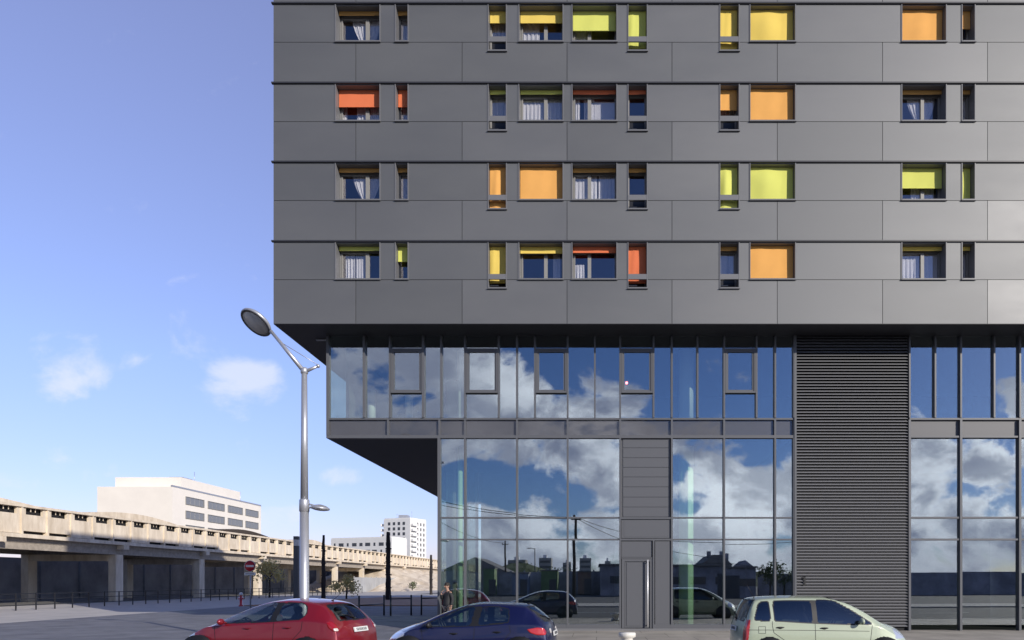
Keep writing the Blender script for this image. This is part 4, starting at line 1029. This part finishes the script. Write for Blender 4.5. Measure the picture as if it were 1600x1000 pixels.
def hand(root_, d, up_, side, curl):
    """palm and five bent fingers; d points along the hand, side towards the thumb"""
    d = Vector(d).normalized(); side = Vector(side); side = (side - d*side.dot(d)).normalized(); n = d.cross(side).normalized()*curl
    c = Vector(root_)
    vs = [c, c+d*.05, c+d*.085]; es = [(0,1),(1,2)]; rs = [.026,(.036,.018),(.036,.016)]
    h = skinned('hand', vs, es, rs, M['skin'], body, 1)
    for i, (o_, l) in enumerate(((.030,.072),(.010,.082),(-.010,.076),(-.029,.058))):
        b = c+d*.08+side*o_; k = [b, b+d*l*.45+n*.012, b+d*l*.8+n*.032, b+d*l*.95+n*.05]
        skinned('finger', [tuple(p) for p in k], [(0,1),(1,2),(2,3)], [.0095,.009,.008,.007], M['skin'], body, 1)
    b = c+d*.025+side*.03; skinned('thumb', [tuple(b), tuple(b+d*.03+side*.025+n*.01), tuple(b+d*.06+side*.03+n*.025)], [(0,1),(1,2)], [.012,.010,.008], M['skin'], body, 1)
hand((.20,-.10,1.40), (-.28,.34,1.0), None, (.0,1.,0.), 1) if False else hand((.20,-.10,1.405), (-.30,.36,.95), None, (.6,.8,0.), 1)
hand((.03,.235,.93), (.12,.02,-1.), None, (1.,0.,0.), 1)
# ------------------------------------------------------------------ across the street, behind the viewer: what the glass mirrors
def mx_(px, d): return (px-PX)*d/F           # d counts the whole way by the mirror
def mz_(py, d): return EYE + (PY-py)*d/F
def my_(d): return 2*D2 - d
M['retaining'] = mat('grey_far_wall', (.34,.33,.31), .85, var=.15, scale=.1)
M['shedwall'] = mat('dark_shed_wall', (.27,.27,.30), .85, var=.4, scale=.5); M['shedroof'] = mat('shed_roof', (.17,.16,.15), .7, var=.2)
d = 84.; y = my_(d)
wh = empty('warehouse', (mx_(1065, d), y, 0), 0, 'long low dark warehouse across the street seen mirrored in the glass', 'warehouse')
x0, x1 = mx_(940, d)-mx_(1065, d), mx_(1183, d)-mx_(1065, d); h = mz_(885.5, d)
m = MB(); m.box(x0, x1, -14, 0, -.2, h); m.build('wall', M['shedwall'], wh)
m = MB(); m.box(x0-.2, x1+.2, -14.2, .25, h+.002, h+.22); m.build('roof', M['shedroof'], wh)
for k in range(6):
    m = MB(); a = x0+1.2+k*3.2; m.box(a, a+2.0, .002, .06, 1.5, 2.4); m.build('window', M['dkwin'], wh)
m = MB(); m.box(x1-5, x1-2, .002, .07, 0, 2.8); m.build('door', M['alu_dark'], wh)
d = 112.; y = my_(d)
ho = empty('gabled_house', (mx_(1122, d), y, 0), 0, 'house with a stepped roof behind the warehouse seen mirrored in the glass', 'house')
w = (1146-1098)/2*d/F; he, hr_ = mz_(881, d), mz_(868, d)
m = MB(); m.box(-w, w, -9, 0, -.2, he); m.build('wall', M['shedwall'], ho)
m = MB(); m.prism([(-w-.2,he+.003),(w+.2,he+.003),(w*.45,hr_),(-w*.45,hr_)], 'y', -9.2, .3); m.build('roof', M['shedroof'], ho)
for xx in (-w*.5, w*.35, w*.85): 
    m = MB(); m.box(xx-.3, xx+.3, -3, -2.3, he-.5, hr_+.7); m.build('chimney', M['shedwall'], ho)
xx = mx_(1168, d)-mx_(1122, d)
m = MB(); m.box(xx-1.3, xx+1.3, -5, -.5, -.2, mz_(884,d)); m.prism([(xx-1.5,mz_(884,d)+.003),(xx+1.5,mz_(884,d)+.003),(xx,mz_(873,d))], 'y', -5.1, -.4); m.build('turret', M['shedwall'], ho)
# long wall and sheds on the left of the mirror image
d = 92.; y = my_(d); m = MB(); m.box(mx_(690,d)-4, mx_(940,d), y-.3, y, -.2, mz_(905, d)+.9); m.box(mx_(1183,d)+.3, mx_(1700,d), y-.3, y, -.2, mz_(895,d))
for k in range(14): m.box(mx_(690,d)-4+k*1.9, mx_(690,d)-3.8+k*1.9, y+.002, y+.12, -.2, mz_(905,d)+1.1)
tag(m.build('boundary_wall', M['shedwall']), 'dark boundary wall across the street seen mirrored in the glass', 'wall')
d = 105.; y = my_(d)
sh = empty('shed', (mx_(742,d), y, 0), 0, 'dark pitched shed across the street seen mirrored in the glass', 'shed')
w = 4.6; m = MB(); m.box(-w, w, -12, 0, -.2, 3.4); m.build('wall', M['shedwall'], sh)
m = MB(); m.prism([(-w-.3,3.403),(w+.3,3.403),(0,5.6)], 'y', -12.3, .3); m.build('roof', M['shedroof'], sh)
M['cladgreen'] = mat('green_sheet_metal', (.16,.24,.10), .7, var=.3, scale=.6); M['cladblue'] = mat('blue_grey_sheet_metal', (.20,.24,.32), .6, var=.25, scale=.5); M['brick'] = mat('dull_brick', (.24,.16,.12), .9, var=.3, scale=1.2)
for (pa, pb, pt, d, mk, nm, lab) in ((800,826,897,86,'cladblue','container','blue grey container mirrored in the glass left of the small street lamp'), (846,872,893,88,'cladgreen','container','green container mirrored in the glass behind the blue car reflection'), (905,925,896,87,'brick','kiosk','brick kiosk mirrored in the glass right of the leaning pole'), (755,772,889,87,'cladgreen','kiosk','narrow green kiosk mirrored in the glass before the pitched shed')):
    w, h = (pb-pa)*d/F, mz_(pt, d); r = empty(nm, (mx_(pa,d), my_(d), 0), 0, lab, nm)
    m = MB(); m.box(0, w, -2.4, 0, .1, h)
    for k in range(int(w/.3)): m.box(k*.3+.05, k*.3+.15, .002, .04, .2, h-.1)
    m.build('wall', M[mk], r); m = MB(); m.box(-.1, w+.1, -2.5, .12, h+.003, h+.15); m.build('roof', M['shedroof'], r)
    m = MB(); m.box(w*.5, w*.5+.9, .045, .07, .1, 2.1); m.build('door', M['alu_dark'], r)
# utility poles and wires
def pole(px, ytop, d, rad, label, arm=True):
    x, y, h = mx_(px, d), my_(d), mz_(ytop, d)
    r = empty('utility_pole', (x, y, 0), 0, label, 'utility pole')
    m = MB(); m.tube([(0,0,-.2),(.06,0,h*.45),(-.03,0,h*.8),(0,0,h)], [rad*1.2,rad,rad*.85,rad*.7], 10); m.build('pole', M['bark'], r)
    if arm:
        m = MB(); m.box(-.45, .45, -.05, .05, h-.55, h-.45)
        for s in (-.4, .4): m.tube([(s,0,h-.45),(s,0,h-.25)], .04, 6)
        m.build('cross_arm', M['bark'], r)
    return Vector((x, y, h-.3))
P1 = pole(898, 804, 62, .15, 'dark leaning utility pole seen mirrored in the glass beside the grey door bay')
P2 = pole(789, 846, 96, .14, 'thin utility pole seen mirrored in the glass above the blue car')
def wire(a, b, sag, label):
    m = MB(); m.tube([a.lerp(b, t)+Vector((0,0,-sag*4*t*(1-t))) for t in np.linspace(0,1,17)], .03, 5)
    tag(m.build('overhead_wire', M['black']), label, 'wire', 'overhead wires')
def mp(px, py, d): return Vector((mx_(px,d), my_(d), mz_(py,d)))
wl = 'overhead wire crossing the mirrored sky in the glass'
wire(P1, mp(640, 778, 60), .5, wl); wire(P1+Vector((.3,0,.1)), mp(640, 770, 60), .6, wl)
wire(P1, mp(1010, 838, 70), .3, wl); wire(P1+Vector((.2,0,-.2)), mp(1010, 856, 70), .3, wl); wire(P2, mp(660, 800, 60), .7, wl)
wire(mp(1000, 843, 80), mp(1330, 838, 80), .6, wl); wire(mp(1000, 853, 90), mp(1330, 900, 90), .4, wl)
d = 118.; r = empty('street_lamp', (mx_(836.5,d), my_(d), 0), 0, 'small bracket street lamp seen mirrored in the glass between two poles', 'street lamp')
h = mz_(858, d); m = MB(); m.tube([(0,0,-.2),(0,0,h)], [.12,.08], 8); m.build('pole', M['alu_dark'], r)
m = MB(); m.tube([(0,0,h-.1),(-.7,0,h+.05)], .05, 6); m.ball((-1.0,0,h+.02), (.42,.14,.09), 6); m.build('lamp_head', M['alu_dark'], r)
# blocks on the far hill
for (pa, pb, pt, lab) in ((793,822,876,'pale far block left of the mirrored street lamp'), (843,862,873,'tall far block right of the mirrored street lamp'), (880,894,880,'small far block beside the mirrored leaning pole'), (908,926,874,'far tower right of the mirrored leaning pole'), (948,957,879,'tiny far block above the mirrored warehouse')):
    d = 420.; r = empty('far_block', (mx_(pa,d), my_(d), 0), 0, lab, 'building')
    w = (pb-pa)*d/F; h = mz_(pt, d); m = MB(); m.box(0, w, -12, 0, -.2, h); m.build('wall', M['retaining'], r)
    m = MB(); m.box(w*.3, w*.6, -8, -4, h+.003, h+2); m.build('roof_room', M['whitewall'], r)
    for k in range(3):
        m = MB(); m.box(.6, w-.6, .002, .1, h-3-k*3.2, h-1.6-k*3.2); m.build('window', M['dkwin'], r)
# a wooded hill behind everything
m = MB(); rr = random.Random(9); nx = 90
vs, fs = [], []
for i in range(nx+1):
    x = -260+520*i/nx
    hh = 5+5*math.sin(i*.21)+3*math.sin(i*.53+1)+rr.uniform(-1.2,1.6)
    for (yy, f) in ((-300, 0), (-330, .75), (-360, 1), (-430, .6)): vs.append((x+rr.uniform(-1,1), yy, -1+hh*f))
for i in range(nx):
    for k in range(3): a = i*4+k; fs.append((a, a+1, a+5, a+4))
m.add(vs, fs); tag(m.build('wooded_hill', M['leafd'], fix=False), kind='structure')
for (px, d, zc, rad, n, lab, sd) in ((1205, 86, 2.9, (1.6,1.6,1.6), 900, 'loose tree seen mirrored in the glass beside the louvres', 31), (1228, 92, 2.8, (2.2,2,1.8), 900, 'dense tree seen mirrored in the glass at the louvres', 32), (880, 150, 3.5, (4,3,2.4), 700, 'rounded tree seen mirrored left of the leaning pole', 33), (812, 170, 4., (5,4,3), 700, 'broad tree seen mirrored in front of the pale far block', 34)):
    q = plant('tree', 932, d, zc, rad, n, .2, 'leafd', lab, 'tree', sd); q.location = (mx_(px,d), my_(d), 0)
# ------------------------------------------------------------------ sky, clouds, sun, camera
W = bpy.data.worlds.new('World'); SC.world = W; W.use_nodes = True
nt = W.node_tree; N, L = nt.nodes, nt.links
bg = N['Background']; bg.inputs[1].default_value = SKY_STRENGTH = .10
def val(v):
    if isinstance(v, (int, float)): 
        n = N.new('ShaderNodeValue'); n.outputs[0].default_value = v; return n.outputs[0]
    return v
def mth(op, a, b=None, c=None, clamp=False):
    n = N.new('ShaderNodeMath'); n.operation = op; n.use_clamp = clamp
    for i, q in enumerate((a, b, c)):
        if q is None: continue
        if isinstance(q, (int, float)): n.inputs[i].default_value = q
        else: L.new(q, n.inputs[i])
    return n.outputs[0]
def mixc(f, a, b, mode='MIX'):
    n = N.new('ShaderNodeMix'); n.data_type = 'RGBA'; n.blend_type = mode
    for i, q in ((0, f), (6, a), (7, b)):
        if isinstance(q, (int, float)): n.inputs[i].default_value = q
        elif isinstance(q, tuple): n.inputs[i].default_value = (*q, 1)
        else: L.new(q, n.inputs[i])
    return n.outputs[2]
def smooth(x, a, b, lo=0., hi=1.):
    n = N.new('ShaderNodeMapRange'); n.interpolation_type = 'SMOOTHSTEP'
    n.inputs[1].default_value, n.inputs[2].default_value, n.inputs[3].default_value, n.inputs[4].default_value = a, b, lo, hi
    L.new(x, n.inputs[0]); return n.outputs[0]
sky = N.new('ShaderNodeTexSky'); sky.sky_type = 'NISHITA'; sky.sun_disc = False
sky.sun_elevation = R(SUN_EL); sky.sun_rotation = R(180-SUN_AZ); sky.air_density = 1.0; sky.dust_density = .25; sky.ozone_density = 2.2; sky.altitude = 100
tc = N.new('ShaderNodeTexCoord'); sp_ = N.new('ShaderNodeSeparateXYZ'); L.new(tc.outputs['Generated'], sp_.inputs[0])
dx, dy, dz = sp_.outputs
ady = mth('MAXIMUM', mth('ABSOLUTE', dy), .12)
u, v = mth('DIVIDE', dx, ady), mth('DIVIDE', dz, ady)
front = mth('GREATER_THAN', dy, 0.)
cb_ = N.new('ShaderNodeCombineXYZ'); L.new(u, cb_.inputs[0]); L.new(mth('MULTIPLY', v, 1.35), cb_.inputs[1]); L.new(mth('MULTIPLY', front, 7.3), cb_.inputs[2])
def noise(scale, det, off=(0,0,0), rough=.55, dist=0.):
    n = N.new('ShaderNodeTexNoise'); n.inputs['Scale'].default_value = scale; n.inputs['Detail'].default_value = det; n.inputs['Roughness'].default_value = rough; n.inputs['Distortion'].default_value = dist
    mp_ = N.new('ShaderNodeMapping'); mp_.inputs['Location'].default_value = off; L.new(cb_.outputs[0], mp_.inputs[0]); L.new(mp_.outputs[0], n.inputs['Vector']); return n.outputs[0]
nz1 = noise(7.5, 9, (0,0,0), .58, .25); nz2 = noise(7.5, 9, (-.022,-.05,0), .58, .25); nz3 = noise(3.2, 4, (4,2,1))
def blob(px, py, rx, ry):
    a = mth('DIVIDE', mth('SUBTRACT', u, (px-PX)/F), rx/F); b = mth('DIVIDE', mth('SUBTRACT', v, (PY-py)/F), ry/F)
    return smooth(mth('ADD', mth('MULTIPLY', a, a), mth('MULTIPLY', b, b)), 1.6, 0.)
# cloud bank on the sunny side of the sky: its upper edge is a curve over the azimuth
bnd = [(250,560),(400,515),(600,505),(690,522),(780,538),(812,556),(838,600),(900,602),(960,600),(1003,618),(1045,662),(1085,682),(1115,686),(1152,712),(1182,748),(1240,735),(1330,700),(1500,640),(1700,600)]
ramp = N.new('ShaderNodeValToRGB'); cr = ramp.color_ramp
L.new(mth('DIVIDE', mth('SUBTRACT', u, (200-PX)/F), 1600/F), ramp.inputs[0])
for i, (px, py) in enumerate(bnd):
    t = (px-200)/1600
    e = cr.elements[i] if i < 2 else cr.elements.new(t)
    e.position = t
for e, (px, py) in zip(sorted(cr.elements, key=lambda q: q.position), bnd): g = (PY-py)/F; e.color = (g, g, g, 1)
edge = mth('SUBTRACT', ramp.outputs[0], v)
bias_b = mth('MINIMUM', mth('MULTIPLY', edge, 5.5), .20)
for (px, py, rx, ry, k) in ((750,757,85,34,.30), (690,752,60,40,.20), (870,772,80,24,.10), (1058,728,16,24,.2), (945,778,70,24,.13), (875,752,80,24,.10), (840,792,80,22,.12), (1010,800,80,24,.10), (600,700,50,40,.2)):
    bias_b = mth('SUBTRACT', bias_b, mth('MULTIPLY', blob(px, py, rx, ry), k))
bias_b = mth('MAXIMUM', bias_b, -.32)
bias_b = mth('ADD', bias_b, mth('MULTIPLY', blob(1150, 632, 32, 20), .16))
bias_b = mth('ADD', bias_b, mth('MULTIPLY', blob(1100, 745, 55, 40), .26))
bias_b = mth('ADD', bias_b, mth('MULTIPLY', blob(1170, 800, 75, 40), .18))
bias_f = val(-.30)
for (px, py, rx, ry, k) in ((385,612,75,55,.44), (545,735,62,26,.38), (420,690,90,40,.16), (120,560,110,60,.42), (40,720,150,50,.36), (240,770,120,40,.25), (430,815,90,25,.30), (250,330,120,50,.2)):
    bias_f = mth('ADD', bias_f, mth('MULTIPLY', blob(px, py, rx, ry), k))
bias = mth('ADD', mth('MULTIPLY', bias_f, front), mth('MULTIPLY', bias_b, mth('SUBTRACT', 1., front)))
dens = smooth(mth('ADD', mth('MULTIPLY', mth('SUBTRACT', nz1, .5), 2.1), bias), -.02, .16)
dens = mth('ADD', mth('MULTIPLY', dens, mth('SUBTRACT', 1., front)), mth('MULTIPLY', front, smooth(mth('ADD', mth('MULTIPLY', mth('SUBTRACT', nz1, .5), 1.9), bias), -.05, .38)))
dens = mth('MULTIPLY', dens, smooth(dz, -.02, .01))
lit = smooth(mth('SUBTRACT', nz2, nz1), -.13, .10)
lit = mth('ADD', mth('MULTIPLY', lit, .62), mth('MULTIPLY', smooth(nz3, .36, .66), .38))
# clouds to the left of the bank are thick and grey
lit = mth('MULTIPLY', lit, smooth(u, -.30, -.04, .16, 1.))
lit = mth('MULTIPLY', lit, smooth(v, .0, .13, .55, 1.))
cl_b = mixc(lit, (3.4,3.8,5.6), (17.0,17.4,19.0))
cl_f = mixc(lit, (8.6,8.9,10.2), (10.2,10.2,10.8))
cl = mixc(front, cl_b, cl_f)
tr_ = N.new('ShaderNodeValToRGB'); L.new(dz, tr_.inputs[0]); el = tr_.color_ramp.elements
el[0].position = .0; el[0].color = (.19,.168,.25,1); el[1].position = .27; el[1].color = (.345,.302,.375,1); e_ = el.new(.62); e_.color = (.55,.40,.45,1)
tintf = mixc(1., tr_.outputs[0], (5.,5.,5.), 'MULTIPLY')
tint = mixc(front, (.52,.63,1.0), tintf)
skyc = mixc(1., sky.outputs[0], tint, 'MULTIPLY')
out = mixc(mth('MULTIPLY', dens, mth('SUBTRACT', .94, mth('MULTIPLY', front, .30))), skyc, cl)
L.new(out, bg.inputs[0])
sun = bpy.data.lights.new('sun', 'SUN'); sun.energy = 4.4; sun.angle = R(.53); sun.color = (1., .93, .84)
so = bpy.data.objects.new('sun', sun); COL.objects.link(so)
sd = Vector((math.sin(R(SUN_AZ))*math.cos(R(SUN_EL)), -math.cos(R(SUN_AZ))*math.cos(R(SUN_EL)), math.sin(R(SUN_EL))))
so.rotation_euler = sd.to_track_quat('Z', 'Y').to_euler(); so.location = sd*60
cam = bpy.data.cameras.new('camera'); co = bpy.data.objects.new('camera', cam); COL.objects.link(co); SC.camera = co
co.location = (0, 0, EYE); co.rotation_euler = (R(90), 0, 0)
cam.sensor_width = 36; cam.sensor_fit = 'HORIZONTAL'; cam.lens = 36*F/1600
cam.shift_x = -(PX-800)/1600; cam.shift_y = (PY-500)/1600; cam.clip_start = .1; cam.clip_end = 4000
SC.render.engine = 'CYCLES'
cy = SC.cycles; cy.max_bounces = 8; cy.diffuse_bounces = 3; cy.glossy_bounces = 5; cy.transmission_bounces = 6; cy.transparent_max_bounces = 16
cy.caustics_reflective = False; cy.caustics_refractive = False; cy.sample_clamp_indirect = 6; cy.use_denoising = True
SC.view_settings.view_transform = 'Standard'; SC.view_settings.look = 'None'; SC.view_settings.exposure = 0; SC.view_settings.gamma = 1
